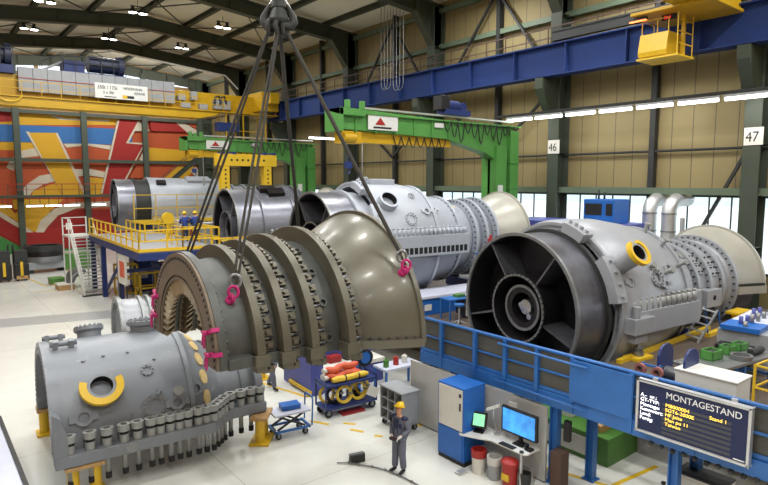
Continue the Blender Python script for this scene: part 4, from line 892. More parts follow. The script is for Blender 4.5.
# green jib cranes
def jib(name_label, x, y, tipx, zt, hoist_label):
    t = thing('jib_crane', (x, y, 0), name_label, 'jib crane', group='green jib cranes along the right wall')
    b = MB(); b.box((-1.2, -0.55, 0), (-0.35, 0.55, 9.3)); b.box((-0.1, -0.6, 0), (0.6, 0.6, 10.2)); b.box((-1.2, -0.1, 6), (0.6, 0.1, 9.6))
    for z in (5.4, 7.0, 8.4): b.box((-0.12, -0.64, z), (0.62, 0.64, z + 0.06))
    b.build('mast', 'green_paint', t, bevel=0.02)
    L_ = x - tipx
    b = MB(); b.prism([(-L_, zt - 0.25), (-L_ + 0.3, zt - 1.0), (-L_ * 0.42, zt - 1.15), (-1.9, zt - 1.75), (-0.9, zt - 2.2), (0.55, zt - 2.0), (0.55, zt - 0.35), (-L_ + 0.2, zt - 0.05)], 'Y', -0.35, 0.35)
    for k in range(10): xx = -L_ + 0.9 + (L_ - 1.0) * k / 9; b.box((xx - 0.03, -0.42, zt - 1.1), (xx + 0.03, 0.42, zt - 0.2))
    b.box((-L_ + 0.1, -0.5, zt - 0.3), (0.9, 0.5, zt - 0.22)); b.build('boom', 'green_paint', t, bevel=0.01)
    b = MB(); b.box((-L_ - 0.1, -0.6, zt - 0.4), (-L_ + 1.3, 0.6, zt - 0.1)); b.box((-L_ - 0.1, -0.6, zt - 1.1), (-L_ + 0.1, 0.6, zt - 0.1)); b.box((-L_ + 0.2, -0.62, zt - 0.1), (-L_ + 0.45, -0.5, zt + 0.25)); b.box((-L_ + 1.0, -0.62, zt - 0.1), (-L_ + 1.25, -0.5, zt + 0.25)); b.box((-L_ + 1.0, 0.5, zt - 0.1), (-L_ + 1.25, 0.62, zt + 0.25)); b.build('boom_head', 'green_paint', t, bevel=0.01)
    o = MB().box((-L_ + 1.55, -0.46, zt - 0.95), (-L_ + 3.3, -0.425, zt - 0.25)).build('maker_plate', 'white_paint', t)
    b = MB(); b.prism([(-L_ + 1.95, zt - 0.72), (-L_ + 2.25, zt - 0.38), (-L_ + 2.55, zt - 0.72)], 'Y', -0.475, -0.455); b.build('triangle_mark', 'red_paint', o)
    MB().box((-L_ + 1.85, -0.475, zt - 0.88), (-L_ + 2.9, -0.46, zt - 0.8)).build('print_line', 'letter_black', o)
    MB().box((-L_ * 0.5, -0.43, zt - 0.62), (-L_ * 0.5 + 0.6, -0.37, zt - 0.4)).build('load_plate', 'white_paint', t)
    b = MB(); b.box((-L_ + 1.5, -0.1, zt + 0.0), (0.7, 0.1, zt + 0.08)); b.build('power_rail', 'aluminium', t)
    b = MB()
    for k in range(11):
        x0 = -5.2 + 0.5 * k; d = 0.55 + 0.25 * ((k * 7) % 3); b.tube([(x0 + 0.5 * q / 6, -0.5, zt - 0.25 - d * math.sin(PI * q / 6)) for q in range(7)], 0.03, 6)
    b.build('cable_festoon', 'black', t)
    MB().box((-1.1, -0.6, 6.6), (-0.7, -0.56, 7.2)).build('notice', 'white_paint', t)
    # yellow hoist girder under the boom
    h = thing('hoist_girder', (x - L_, y, zt - 1.55), hoist_label, 'hoist', group='yellow hoists under the green booms')
    b = MB(); b.box((0.3, -0.16, 0), (L_ * 0.62, 0.16, 0.52)); b.build('girder', 'yellow_crane', h, bevel=0.02)
    b = MB(); b.box((0.2, -0.3, -0.05), (1.3, 0.3, 0.5)); b.cyl((0.25, -0.32, 0.2), (0.9, -0.32, 0.2), 0.2, 12); b.build('hoist_motor', 'yellow_crane', h, bevel=0.02)
    b = MB()
    for k in range(7): x0 = L_ * 0.28 + 0.5 * k; b.tube([(x0 + 0.5 * q / 6, -0.22, 0.4 - (0.5) * math.sin(PI * q / 6)) for q in range(7)], 0.025, 6)
    b.build('cable_festoon', 'black', h)
    b = MB(); b.cyl((0.75, 0, -0.05), (0.75, 0, -0.9), 0.02, 6); b.box((0.6, -0.1, -1.15), (0.9, 0.1, -0.85)); b.tube([(0.75 + 0.1 * math.cos(q), 0, -1.28 + 0.12 * math.sin(q)) for q in [PI * 0.6 - 1.5 * PI * k / 10 for k in range(11)]], 0.03, 6); b.build('hook_block', 'blue_dark', h)
    b = MB(); b.cyl((1.35, -0.25, 0), (1.35, -0.25, -1.6), 0.02, 6); b.box((1.28, -0.32, -2.1), (1.42, -0.2, -1.6)); b.build('pendant_control', 'grey_plastic', h)
jib('green jib crane above the pale grey turbine, nearer of the two', 26.4, 22.0, 14.9, 10.7, 'yellow hoist girder under the nearer green boom')
jib('green jib crane far back beside the yellow gantry frame', 26.2, 43.0, 15.9, 10.75, 'yellow hoist girder under the farther green boom')
t = thing('trolley_motor', (22.4, 22.0, 10.72), 'blue motor unit sitting on top of the nearer green boom', 'motor')
b = MB(); b.box((-0.9, -0.35, 0.06), (0.9, 0.35, 0.35)); b.build('frame', 'blue_dark', t, bevel=0.02)
b = MB(); b.cyl((-0.7, 0, 0.55), (0.2, 0, 0.55), 0.28, 14); b.cyl((0.4, -0.3, 0.5), (0.4, 0.3, 0.5), 0.26, 14); b.build('drum', 'blue_dark', t)
MB().box((-1.2, -0.3, 0.3), (-0.6, 0.3, 1.0)).build('switch_box', 'black', t, bevel=0.02)

# yellow gantry frame
t = thing('gantry_frame', (16.5, 38.0, 0), 'yellow portal frame with punched holes behind the dark steel turbine', 'gantry')
MB().box((-0.3, -0.3, 8.45), (4.1, 0.3, 9.25)).build('cross_beam', 'yellow', t, bevel=0.02)
for x in (0.25, 3.4):
    b = MB(); b.box((x - 0.28, -0.28, 0), (x + 0.28, 0.28, 8.45)); b.cur = 1
    for k in range(14): b.cyl((x, -0.29, 4.4 + 0.29 * k), (x, -0.27, 4.4 + 0.29 * k), 0.07, 10)
    b.build('leg', ['yellow', 'dark_hole'], t)
for x in (0.1, 0.9, 3.2, 3.9): MB().box((x - 0.12, -0.34, 9.25), (x + 0.12, 0.34, 9.4)).build('clamp', 'blue_dark', t)
b = MB(); 
for k in range(7): b.cyl((0.7 + 0.4 * k, -0.31, 8.85), (0.7 + 0.4 * k, -0.29, 8.85), 0.08, 10)
b.build('hole_row', 'dark_hole', t)

# fluorescent light line along the right wall
rail = thing('light_rail', (27.4, 4, 11.1), 'dark cable tray that carries the tube lights on the right wall', 'cable tray')
b = MB(); b.box((-0.1, 0, 0), (0.1, 19.5, 0.07)); b.box((-0.12, 0, 0.07), (-0.1, 19.5, 0.12)); b.build('tray', 'dark_steel', rail)
for k in range(3):
    b = MB(); b.bar((0.1, 1 + 9 * k, 0.05), (1.0, 1 + 9 * k, 0.05), 0.08); b.build('bracket', 'dark_steel', rail)
for i in range(10):
    y = 22.6 - 1.95 * i
    pos = 'rightmost' if i == 7 else ORD[i]
    t = thing('tube_light', (27.35, y - 1.8, 10.82), '%s tube light from the green jib mast, under the tray on the right wall' % ORD[i], 'tube light', group='tube lights on the right wall')
    MB().box((-0.1, 0.0, 0.14), (0.1, 1.75, 0.24)).build('housing', 'grey_plastic', t)
    b = MB(); b.cyl((-0.0, 0.03, 0.06), (-0.0, 1.72, 0.06), 0.075, 10); b.build('tube', 'tube_glow', t)
    if i % 2 == 0: area('tube_light_source', (27.2, y - 0.9, 10.7), (0.15, 1.6), 36, (1, 0.98, 0.94), (0, R_(-35), 0))
    b = MB(); b.bar((0, 0.4, 0.24), (0, 0.4, 0.3), 0.05); b.bar((0, 1.3, 0.24), (0, 1.3, 0.3), 0.05); b.build('hanger', 'dark_steel', t)
t = thing('tube_light', (26.0, 42.1, 10.95), 'long tube light just right of the farther green jib mast', 'tube light')
MB().box((0.0, -0.1, 0.1), (3.0, 0.1, 0.18)).build('housing', 'grey_plastic', t); b = MB(); b.cyl((0.05, 0, 0.03), (2.95, 0, 0.03), 0.08, 10); b.build('tube', 'tube_glow', t)
for i, (x0, x1) in enumerate(((7.0, 8.1), (9.35, 10.9), (11.1, 12.6), (12.8, 14.3), (15.5, 16.9))):
    t = thing('tube_light', (x0, YB - 1.5, 4.85), '%s tube light from the left under the walkway of the painted wall' % ORD[i], 'tube light', group='tube lights on the painted wall')
    MB().box((0, -0.1, 0.12), (x1 - x0, 0.1, 0.2)).build('housing', 'grey_plastic', t); b = MB(); b.cyl((0.02, 0, 0.05), (x1 - x0 - 0.02, 0, 0.05), 0.08, 10); b.build('tube', 'tube_glow', t)
    b = MB()
    for q in (0.3, x1 - x0 - 0.3): b.bar((q, 0, 0.2), (q, 0, 0.95), 0.05)
    b.build('hanger', 'dark_steel', t)
# column number plates
for n_, k, lab in (('46', 2, 'white plate reading 46 on the column right of the nearer jib crane'), ('47', 1, 'white plate reading 47 on the column at the right edge')):
    t = thing('number_plate', (28.34, 10.05 * k, 8.95), lab, 'sign')
    pl = MB().box((-0.03, -0.45, 0), (0, 0.3, 0.75)).build('plate', 'off_white', t); text('number', n_, 0.62, 'letter_black', pl, (-0.033, 0.24, 0.15), (0, -1, 0), (0, 0, 1), 0.003, sx=0.85)
# ventilation ducts in front of the windows
for i, (y, lab) in enumerate(((14.3, 'left of the two silver elbow ducts at the windows'), (13.35, 'right of the two silver elbow ducts at the windows'))):
    t = thing('ventilation_duct', (28.2, y, 0), lab, 'duct', group='silver ducts by the windows')
    b = MB(); b.tube([(0, 0, 1.15), (0, 0, 5.9)], 0.34, 20); b.build('pipe', 'aluminium', t)
    b = MB(); b.tube([(0, 0, 5.85), (0.02, 0, 6.1), (0.15, -0.03, 6.35), (0.4, -0.1, 6.5), (0.8, -0.2, 6.55), (1.25, -0.3, 6.55)], 0.345, 20); b.build('elbow', 'aluminium', t)
    b = MB()
    for z in (2.5, 3.8, 5.0, 5.85): b.lathe([(z, 0.36), (z + 0.06, 0.36), (z + 0.06, 0.33), (z, 0.33)], n=20, axis='Z')
    b.build('collar', 'steel', t)
t = thing('drain_pipe', (28.3, 12.75, 0), 'thin silver pipe standing right of the two elbow ducts', 'pipe'); b = MB(); b.tube([(0, 0, 1.15), (0, 0, 5.7)], 0.11, 12); b.build('pipe', 'aluminium', t)
# white machine container and blue control cabin by the windows
t = thing('machine_housing', (25.4, 14.2, 1.1), 'white machine housing with blue top edge standing at the windows', 'machine')
MB().box((0, 0, 0), (2.4, 6.6, 3.95)).build('body', 'white_paint', t, bevel=0.02); MB().box((-0.06, -0.1, 3.95), (2.46, 6.7, 4.3)).build('top_beam', 'blue_violet', t, bevel=0.02)
b = MB(); b.box((-0.03, 2.0, 3.2), (0.0, 3.2, 3.8)); b.build('window', 'black', t)
t = thing('control_cabin', (25.7, 14.75, 5.4), 'blue control cabin with dark windows on top of the white machine housing', 'control cabin')
MB().box((0, 0, 0), (1.4, 1.6, 1.15)).build('cabin_body', 'blue_paint', t, bevel=0.03)
for y0, y1 in ((0.08, 0.4), (0.62, 1.5)): MB().box((-0.02, y0, 0.4), (0.0, y1, 0.95)).build('cabin_window', 'black', t)
b = MB(); b.cyl((0.5, 1.1, 1.15), (0.5, 1.1, 1.6), 0.05, 8); b.cyl((0.5, 0.8, 1.15), (0.5, 0.8, 1.5), 0.05, 8); b.build('vent_pipe', 'black', t)
pm('wheel_pink', (150, 96, 90), 0.6)

# ================================================================== BLUE GALLERY AND SIGN (front right)
GX = 11.9
t = thing('gallery_platform', (GX, 3.0, 0), 'blue steel gallery with guard rail running across the right foreground', 'platform')
MB().box((0.1, -1.5, 2.12), (1.3, 9.9, 2.2)).build('deck', 'panel_grey', t)
MB().box((-0.1, -1.5, 1.98), (0.1, 9.9, 2.32)).build('edge_beam', 'blue_rail', t, bevel=0.01)
MB().box((1.2, -1.5, 1.95), (1.32, 9.9, 2.3)).build('rear_beam', 'blue_rail', t, bevel=0.01)
for z, r in ((3.34, 0.045), (2.82, 0.03)):
    b = MB(); b.cyl((-0.06, -1.5, z), (-0.06, 9.9, z), r, 10); b.build('top_rail' if z > 3 else 'middle_rail', 'blue_rail', t)
MB().box((-0.02, -1.5, 2.3), (0.0, 9.85, 3.28)).build('infill_panel', 'panel_grey', t)
MB().box((-0.06, -1.5, 2.34), (-0.03, 9.9, 2.42)).build('toe_board', 'blue_rail', t)
for y in (0.2, 1.9, 3.2, 4.65, 5.65, 6.65, 7.7, 9.0):
    MB().box((-0.13, y - 0.05, 2.02), (-0.02, y + 0.05, 3.33)).build('rail_post', 'blue_rail', t)
for x, y in ((0.1, 5.2), (0.95, 4.72), (0.2, 2.35), (0.2, 9.6), (1.1, 9.6), (1.1, 2.3), (0.2, -1.2)):
    b = MB(); b.box((x - 0.1, y - 0.1, 0), (x + 0.1, y - 0.07, 1.96)); b.box((x - 0.1, y + 0.07, 0), (x + 0.1, y + 0.1, 1.96)); b.box((x - 0.02, y - 0.08, 0), (x + 0.02, y + 0.08, 1.96)); b.box((x - 0.16, y - 0.16, 0), (x + 0.16, y + 0.16, 0.03)); b.build('leg', 'blue_rail', t)
MB().box((-0.14, 3.17, 2.3), (-0.11, 4.6, 3.3)).build('cover_plate', 'blue_rail', t, bevel=0.006)
b = MB(); b.cyl((-0.2, 4.2, 3.2), (-0.2, 6.8, 3.22), 0.03, 8); b.cyl((-0.2, 4.2, 2.2), (-0.2, 6.9, 2.23), 0.03, 8); b.build('hose_line', 'blue_rail', t)
b = MB(); 
for k in range(12): b.cyl((-0.13, 0.3 + 0.22 * k, 1.9 + 0.02 * (k % 3)), (-0.05, 0.3 + 0.22 * k, 1.98), 0.05, 6)
b.build('cable_bundle', 'black', t)
MB().box((0.0, 4.75, 1.2), (0.12, 4.9, 1.7)).build('junction_box', 'black', t)

t = thing('assembly_sign', (GX - 0.2, 3.83, 2.2), 'blue display board reading MONTAGESTAND on the gallery rail', 'sign')
W_, H_ = 2.16, 1.12
fr = MB(); fr.box((-0.1, 0, 0), (0.06, W_, 0.05)); fr.box((-0.1, 0, H_ - 0.05), (0.06, W_, H_)); fr.box((-0.1, 0, 0), (0.06, 0.05, H_)); fr.box((-0.1, W_ - 0.05, 0), (0.06, W_, H_)); fr.build('sign_frame', 'aluminium', t, bevel=0.01)
MB().box((-0.06, 0.04, 0.04), (0.05, W_ - 0.04, H_ - 0.04)).build('sign_board', 'sign_blue', t)
for k in range(7): MB().box((-0.066, 0.33, 0.10 + 0.098 * k), (-0.058, 1.62, 0.155 + 0.098 * k)).build('display_strip', 'sign_strip', t)
def stext(body, y, z, size, mat, sx=1.0): return text('lettering', body, size, mat, t, (-0.068, y, z), (0, -1, 0), (0, 0, 1), 0.003, sx=sx)
stext('MONTAGESTAND', 1.56, 0.86, 0.185, 'letter_white', 0.93)
for i, (a_, b_) in enumerate((('A.-  nr.:', 'M8000004'), ('GT-TYP:', 'SGT6-2000E'), ('Montage:', 'HF.Jaite'), ('Kennwort:', 'Man pu 11'), ('Land:', 'Taiwan'), ('Fertig:', ''))):
    z = 0.79 - 0.098 * i
    stext(a_, 2.08, z - 0.02, 0.105, 'led_white', 1.05)
    if b_: stext(b_, 1.56, z - 0.105, 0.1, 'led_amber', 1.1)
stext('Stand 1', 0.72, 0.69, 0.1, 'led_amber', 1.05)
MB().box((-0.066, 0.08, 0.07), (-0.06, 0.27, 0.09)).build('print_line', 'letter_white', t)
for y in (0.3, 1.8): MB().box((0.05, y, 0.3), (0.11, y + 0.1, 1.17)).build('hanger', 'aluminium', t)

t = thing('white_box', (12.4, 4.38, 2.2), 'plain white box on the gallery behind the display board', 'box')
MB().box((0, 0, 0), (0.7, 1.2, 1.25)).build('carcass', 'white_paint', t, bevel=0.015); MB().box((-0.02, -0.02, 1.25), (0.72, 1.22, 1.29)).build('lid', 'white_paint', t, bevel=0.01)
t = thing('cable_reel', (12.78, 5.4, 2.2), 'dark blue reel stand with rounded cheeks behind the display board', 'reel'); t.scale = (1, 1, 1.2)
for y in (0.0, 0.55):
    b = MB(); b.prism([(-0.32, 0), (-0.32, 1.2), (-0.25, 1.32), (-0.1, 1.38), (0.1, 1.38), (0.25, 1.32), (0.32, 1.2), (0.32, 0)], 'Y', y, y + 0.05); b.build('cheek', 'blue_dark', t)
b = MB(); b.cyl((0, -0.03, 0.85), (0, 0.63, 0.85), 0.12, 14); b.build('axle', 'steel', t)
MB().box((-0.3, 0.05, 0.1), (0.3, 0.55, 0.2)).build('base', 'blue_dark', t)
t = thing('hand_trolley', (12.3, 5.9, 2.2), 'small trolley with two reddish wheels behind the blue cover plate', 'trolley')
for y in (0.0, 0.38):
    b = MB(); b.lathe([(-0.04, 0.12), (0.04, 0.12), (0.04, 0.06), (-0.04, 0.06)], n=20); b.M = Matrix.Identity(4); o = b.build('wheel', 'wheel_pink', t, loc=(0, y, 1.12)); k = MB(); k.lathe([(-0.05, 0.065), (0.05, 0.065), (0.05, 0.001), ], n=14, loop=False); k.build('wheel_hub', 'steel', o)
b = MB(); b.bar((0.1, 0, 0), (0.1, 0, 1.25), 0.05); b.bar((0.1, 0.38, 0), (0.1, 0.38, 1.25), 0.05); b.box((0.0, -0.1, 0), (0.4, 0.5, 0.04)); b.bar((0.1, -0.02, 1.2), (0.1, 0.42, 1.2), 0.04); b.build('frame', 'blue_rail', t)

# partition sheets under the gallery
for i, (y0, y1, lab) in enumerate(((10.95, 13.3, 'grey sheet partition left of the blue cabinet'), (8.3, 10.9, 'grey sheet partition behind the desk and the blue cabinet'))):
    t = thing('partition_panel', (11.78, y0, 0), lab, 'partition')
    MB().box((0, 0, 0.03), (0.05, y1 - y0, 1.93)).build('sheet', 'sheet_grey', t); MB().box((-0.01, 0, 0), (0.06, y1 - y0, 0.04)).build('foot_rail', 'steel', t)
    if i == 1: MB().box((-0.02, 0.9, 1.35), (0, 1.15, 1.75)).build('notice', 'off_white', t)
t = thing('brown_post', (11.85, 7.95, 0), 'brown cover box around the foot of the blue gallery leg beside the desk', 'box'); MB().box((-0.17, -0.15, 0), (0.17, 0.15, 0.95)).build('cover', 'rail_brown', t, bevel=0.01)

# blue cabinet
t = thing('tool_cabinet', (10.78, 10.1, 0), 'tall blue cabinet with a white upper door beside the desk', 'cabinet')
MB().box((0, 0, 0.12), (0.8, 0.95, 2.1)).build('carcass', 'blue_paint', t, bevel=0.012); MB().box((0.03, 0.0, 0), (0.78, 0.95, 0.12)).build('plinth', 'black', t)
d = MB().box((-0.025, 0.05, 0.95), (0, 0.9, 2.05)).build('door', 'off_white', t, bevel=0.005, label='white door'); MB().box((-0.05, 0.09, 1.5), (-0.025, 0.13, 1.7)).build('handle', 'black', d)
MB().box((-0.02, 0.05, 0.16), (0, 0.9, 0.92)).build('lower_door', 'blue_paint', t, bevel=0.005)
MB().box((-0.03, 0.08, 1.85), (-0.02, 0.16, 1.95)).build('lock_plate', 'black', t)

# desk with monitors
t = thing('desk', (10.9, 8.35, 0), 'white desk with grey legs below the gallery', 'desk')
b = MB(); b.prism([(0.72, 0.0), (0.72, 2.15), (0.0, 2.15), (-0.2, 1.8), (0.0, 1.35), (0.15, 1.1), (0.15, 0.05), (0.22, 0)], 'Z', 0.88, 0.92); b.build('desk_top', 'white_paint', t, bevel=0.006)
for y in (0.15, 1.95):
    b = MB(); b.bar((0.6, y, 0.03), (0.6, y, 0.88), 0.06); b.bar((0.2, y, 0.03), (0.2, y, 0.88), 0.05); b.bar((0.05, y, 0.03), (0.7, y, 0.03), 0.07, 0.05); b.build('leg', 'aluminium', t)
MB().box((0.55, 0.15, 0.35), (0.6, 1.95, 0.42)).build('cross_bar', 'aluminium', t)
t = thing('monitor', (11.42, 8.3, 0.92), 'large black monitor with a bright blue screen on the desk', 'monitor')
MB().box((-0.03, 0.0, 0.2), (0.06, 1.08, 0.86)).build('housing', 'black', t, bevel=0.012); MB().box((-0.036, 0.05, 0.25), (-0.03, 1.03, 0.81)).build('screen', 'blue_screen', t)
b = MB(); b.box((-0.12, 0.35, 0), (0.15, 0.65, 0.03)); b.bar((0.03, 0.5, 0.02), (0.03, 0.5, 0.3), 0.08); b.build('foot', 'black', t)
t = thing('touch_terminal', (11.2, 9.95, 0.92), 'small tilted terminal with a pale green screen on the desk', 'monitor', rz=25)
b = MB(); b.M = Matrix.Translation((0, 0, 0.32)) @ Matrix.Rotation(R_(18), 4, 'Y'); b.box((-0.03, -0.2, -0.2), (0.05, 0.2, 0.2)); b.build('housing', 'black', t, bevel=0.01)
b = MB(); b.M = Matrix.Translation((0, 0, 0.32)) @ Matrix.Rotation(R_(18), 4, 'Y'); b.box((-0.036, -0.15, -0.15), (-0.03, 0.15, 0.15)); b.build('screen', 'green_screen', t)
b = MB(); b.bar((0.06, 0, 0.02), (0.03, 0, 0.2), 0.08); b.box((-0.1, -0.13, 0), (0.15, 0.13, 0.03)); b.build('foot', 'black', t)
t = thing('desk_lamp', (11.45, 9.55, 0.92), 'white jointed desk lamp between the two screens', 'lamp')
b = MB(); b.cyl((0, 0, 0), (0, 0, 0.03), 0.1, 14); b.bar((0, 0, 0.02), (0.02, 0.18, 0.35), 0.03); b.bar((0.02, 0.18, 0.35), (-0.1, 0.05, 0.7), 0.03); b.build('arm', 'aluminium', t)
b = MB(); b.bar((-0.02, -0.05, 0.78), (-0.12, 0.25, 0.62), 0.1, 0.06); b.build('lamp_head', 'white_paint', t)
t = thing('keyboard', (11.12, 8.95, 0.92), 'black keyboard on the white desk', 'keyboard'); MB().box((-0.08, -0.22, 0), (0.08, 0.22, 0.025)).build('body', 'black', t, bevel=0.004)
b = MB()
for i in range(4):
    for j in range(12): b.box((-0.065 + 0.034 * i, -0.205 + 0.0345 * j, 0.025), (-0.037 + 0.034 * i, -0.177 + 0.0345 * j, 0.032))
b.build('keys', 'dark_steel', t)
o = MB().cyl((0, 0, 0), (0, 0, 0.03), 0.055, 14).build('mouse', 'black', None, loc=(11.1, 8.5, 0.92)); tag(o, 'black computer mouse near the front corner of the desk', 'mouse')
t = thing('phone', (11.4, 8.42, 0.92), 'small dark phone at the end of the desk beside the big monitor', 'phone'); MB().box((-0.16, -0.06, 0), (0.0, 0.06, 0.06)).build('base', 'black', t, bevel=0.01); MB().box((-0.15, 0.07, 0), (-0.02, 0.13, 0.14)).build('handset', 'black', t, bevel=0.01)
t = thing('wall_notice', (11.76, 9.45, 1.2), 'white and blue notice on the partition behind the desk', 'notice'); MB().box((-0.012, 0, 0), (0, 0.2, 0.3)).build('sheet', 'off_white', t); MB().box((-0.014, 0.03, 0.05), (-0.012, 0.17, 0.24)).build('print', 'blue_violet', t)
# bins
def bin_(x, y, r, h, mat, label, liner=None, lid=None, stripe=None):
    t = thing('waste_bin', (x, y, 0), label, 'bin', group='bins under the desk')
    b = MB(); b.lathe([(0, 0.001), (0, r * 0.85), (h, r), (h, r - 0.02), (0.02, r * 0.8)], n=24, loop=False, axis='Z'); b.build('body', mat, t)
    if liner:
        b = MB(); b.lathe([(h - 0.16, r + 0.006), (h + 0.03, r + 0.012), (h + 0.03, r - 0.03), (h - 0.1, r - 0.05)], n=24, loop=True, axis='Z'); b.build('bag_rim', liner, t)
    if lid:
        b = MB(); b.lathe([(h, r + 0.02), (h + 0.06, r + 0.02), (h + 0.12, r * 0.7), (h + 0.13, 0.001)], n=24, loop=False, axis='Z'); b.build('lid', lid, t)
    if stripe: MB().box((-r - 0.004, -0.1, h * 0.3), (-r + 0.05, 0.1, h * 0.6)).build('label_plate', stripe, t)
bin_(10.95, 9.72, 0.19, 0.58, 'off_white', 'white bin with red bag rim under the left end of the desk', liner='red_paint')
bin_(11.0, 9.25, 0.18, 0.55, 'grey_plastic', 'grey bin with clear bag between the white and the red bin', liner='sheet_grey')
bin_(11.05, 8.8, 0.2, 0.55, 'red_paint', 'red safety bin with lid under the desk', lid='red_paint', stripe='yellow')
bin_(11.2, 8.45, 0.14, 0.4, 'dark_steel', 'small dark bin under the right end of the desk')
t = thing('foot_switch', (10.6, 9.95, 0), 'pale pedal on the floor left of the white bin', 'pedal'); MB().box((-0.2, -0.1, 0), (0.1, 0.1, 0.06)).build('pedal', 'aluminium', t, bevel=0.02)

# green chest and grey cabinet below the gallery
t = thing('green_chest', (13.7, 7.75, 0), 'long green chest with beige front under the gallery', 'chest')
MB().box((0.0, 0, 0), (1.5, 2.6, 0.75)).build('carcass', 'green_box', t, bevel=0.02); MB().box((-0.03, 0.45, 0.12), (0.0, 2.55, 0.6)).build('front_panel', 'off_white', t)
for y in (0.3, 1.4): MB().box((-0.04, y, 0.1), (-0.01, y + 0.05, 0.7)).build('strap', 'green_box', t)
o = MB().box((0, 0, 0), (0.5, 0.4, 0.2)).build('carton', 'wood', None, loc=(13.9, 8.1, 0.75), bevel=0.01); tag(o, 'brown carton lying on the green chest', 'carton')
o = MB().box((0, 0, 0), (0.6, 0.7, 0.18)).build('paper_stack', 'off_white', None, loc=(14.2, 9.2, 0.75), bevel=0.01); tag(o, 'pale pile of papers on the far end of the green chest', 'papers')
t = thing('metal_cabinet', (12.55, 4.55, 0), 'low light grey metal cabinet under the display board', 'cabinet'); MB().box((0, 0, 0), (0.6, 1.0, 1.15)).build('carcass', 'off_white', t, bevel=0.015); MB().box((-0.02, 0.04, 0.05), (0, 0.96, 1.1)).build('door', 'off_white', t, bevel=0.005); MB().box((0, 0, 1.15), (0.6, 1.0, 1.19)).build('top_plate', 'dark_steel', t)
t = thing('gas_bottle', (12.5, 5.75, 0), 'clear bottle standing left of the low grey cabinet', 'bottle'); b = MB(); b.lathe([(0, 0.1), (0.55, 0.1), (0.68, 0.04), (0.8, 0.04), (0.8, 0.001)], n=16, loop=False, axis='Z'); b.build('body', 'sheet_grey', t); b = MB(); b.cyl((0, 0, 0.8), (0, 0, 0.85), 0.05, 10); b.build('cap', 'black', t)

# ---------------------------------------------------------------- carts
def wheel(parent, x, y, r=0.09, w=0.05):
    b = MB(); b.cyl((x, y - w / 2, r), (x, y + w / 2, r), r, 16); o = b.build('wheel', 'rubber', parent)
    k = MB(); k.cyl((x, y - w / 2 - 0.006, r), (x, y + w / 2 + 0.006, r), r * 0.5, 12); k.box((x - 0.03, y - w / 2 - 0.02, r), (x + 0.03, y + w / 2 + 0.02, r + 0.11)); k.build('caster_fork', 'steel', o)
t = thing('hose_cart', (9.72, 14.95, 0), 'dark blue two-tier cart loaded with red and yellow hoses', 'cart', rz=-6)
for x in (0.15, 1.75):
    for y in (0.1, 0.65): wheel(t, x, y, 0.13, 0.06)
MB().box((0, 0, 0.25), (1.9, 0.75, 0.33)).build('lower_shelf', 'blue_dark', t, bevel=0.01); MB().box((0, 0, 0.98), (1.9, 0.75, 1.06)).build('upper_shelf', 'blue_dark', t, bevel=0.01)
for x in (0.02, 1.88):
    for y in (0.03, 0.72): b = MB(); b.bar((x, y, 0.3), (x, y, 1.15), 0.045); b.build('post', 'blue_dark', t)
for x in (0.02, 1.88): b = MB(); b.bar((x, 0.03, 1.14), (x, 0.72, 1.14), 0.04); b.build('push_bar', 'blue_dark', t)
CW = Matrix.Translation((9.72, 14.95, 0)) @ Matrix.Rotation(R_(-6), 4, 'Z')
def atc(x, y, z): v = CW @ Vector((x, y, z)); return tuple(v)
def coil(x, y, z, R, r, n, mat, label, tilt=80):
    t = thing('hose_coil', atc(x, y, z), label, 'hose', rz=-6, group='coiled hoses on the hose cart')
    b = MB(); M = Matrix.Translation((0, 0, R + r)) @ Matrix.Rotation(R_(tilt), 4, 'X'); b.M = M
    pts = []
    for k in range(n * 28): q = 2 * PI * k / 28; rr = R - 0.02 * math.sin(q * 0.37); pts.append((rr * math.cos(q), rr * math.sin(q), 0.09 * (k / (n * 28.0) - 0.5) + 0.015 * math.sin(q * 3.1)))
    b.tube(pts, r, 6); b.build('coil', mat, t)
    b = MB(); b.M = M; b.cyl((R, 0.0, -0.07), (R, 0.0, 0.08), r * 1.7, 8); b.build('coupling', 'steel', t)
coil(0.75, 0.2, 0.34, 0.25, 0.03, 5, 'yellow_hose', 'yellow hose coil in the middle of the lower shelf')
coil(1.3, 0.25, 0.34, 0.27, 0.03, 5, 'yellow_hose', 'yellow hose coil right of the middle on the lower shelf')
coil(0.3, 0.5, 0.34, 0.25, 0.03, 4, 'yellow_hose', 'yellow hose coil at the left end of the lower shelf')
coil(0.48, 0.35, 0.34, 0.25, 0.035, 4, 'rubber', 'black hose coil left on the lower shelf')
coil(1.62, 0.55, 0.34, 0.24, 0.03, 4, 'yellow_hose', 'yellow hose coil at the right back of the lower shelf')
for i, (y, z, mat, lab) in enumerate(((0.55, 1.06, 'orange_hose', 'folded red fire hose at the back of the upper shelf'), (0.38, 1.06, 'orange_hose', 'folded red fire hose in the middle of the upper shelf'), (0.46, 1.28, 'orange_hose', 'folded red fire hose topmost on the upper shelf'))):
    t = thing('fire_hose', atc(0.25, y, z), lab, 'hose', rz=-6 + 4 * i, group='red hoses on the hose cart')
    b = MB(); pts = [(0.0 + 1.3 * k / 12, 0.04 * math.sin(k * 1.1 + i), 0.115 + 0.03 * math.sin(k * 0.9 + i)) for k in range(13)]; b.tube(pts, [0.08] + [0.11 + 0.015 * math.sin(k * 2.3) for k in range(11)] + [0.06], 10); b.build('hose', mat, t)
    b = MB(); b.cyl((-0.1, 0.02, 0.12), (0.03, 0.02, 0.12), 0.085, 12); b.build('coupling', 'off_white', t)
t = thing('air_hose', atc(0.3, 0.13, 1.06), 'yellow rolled hose along the front of the upper shelf', 'hose', rz=-3)
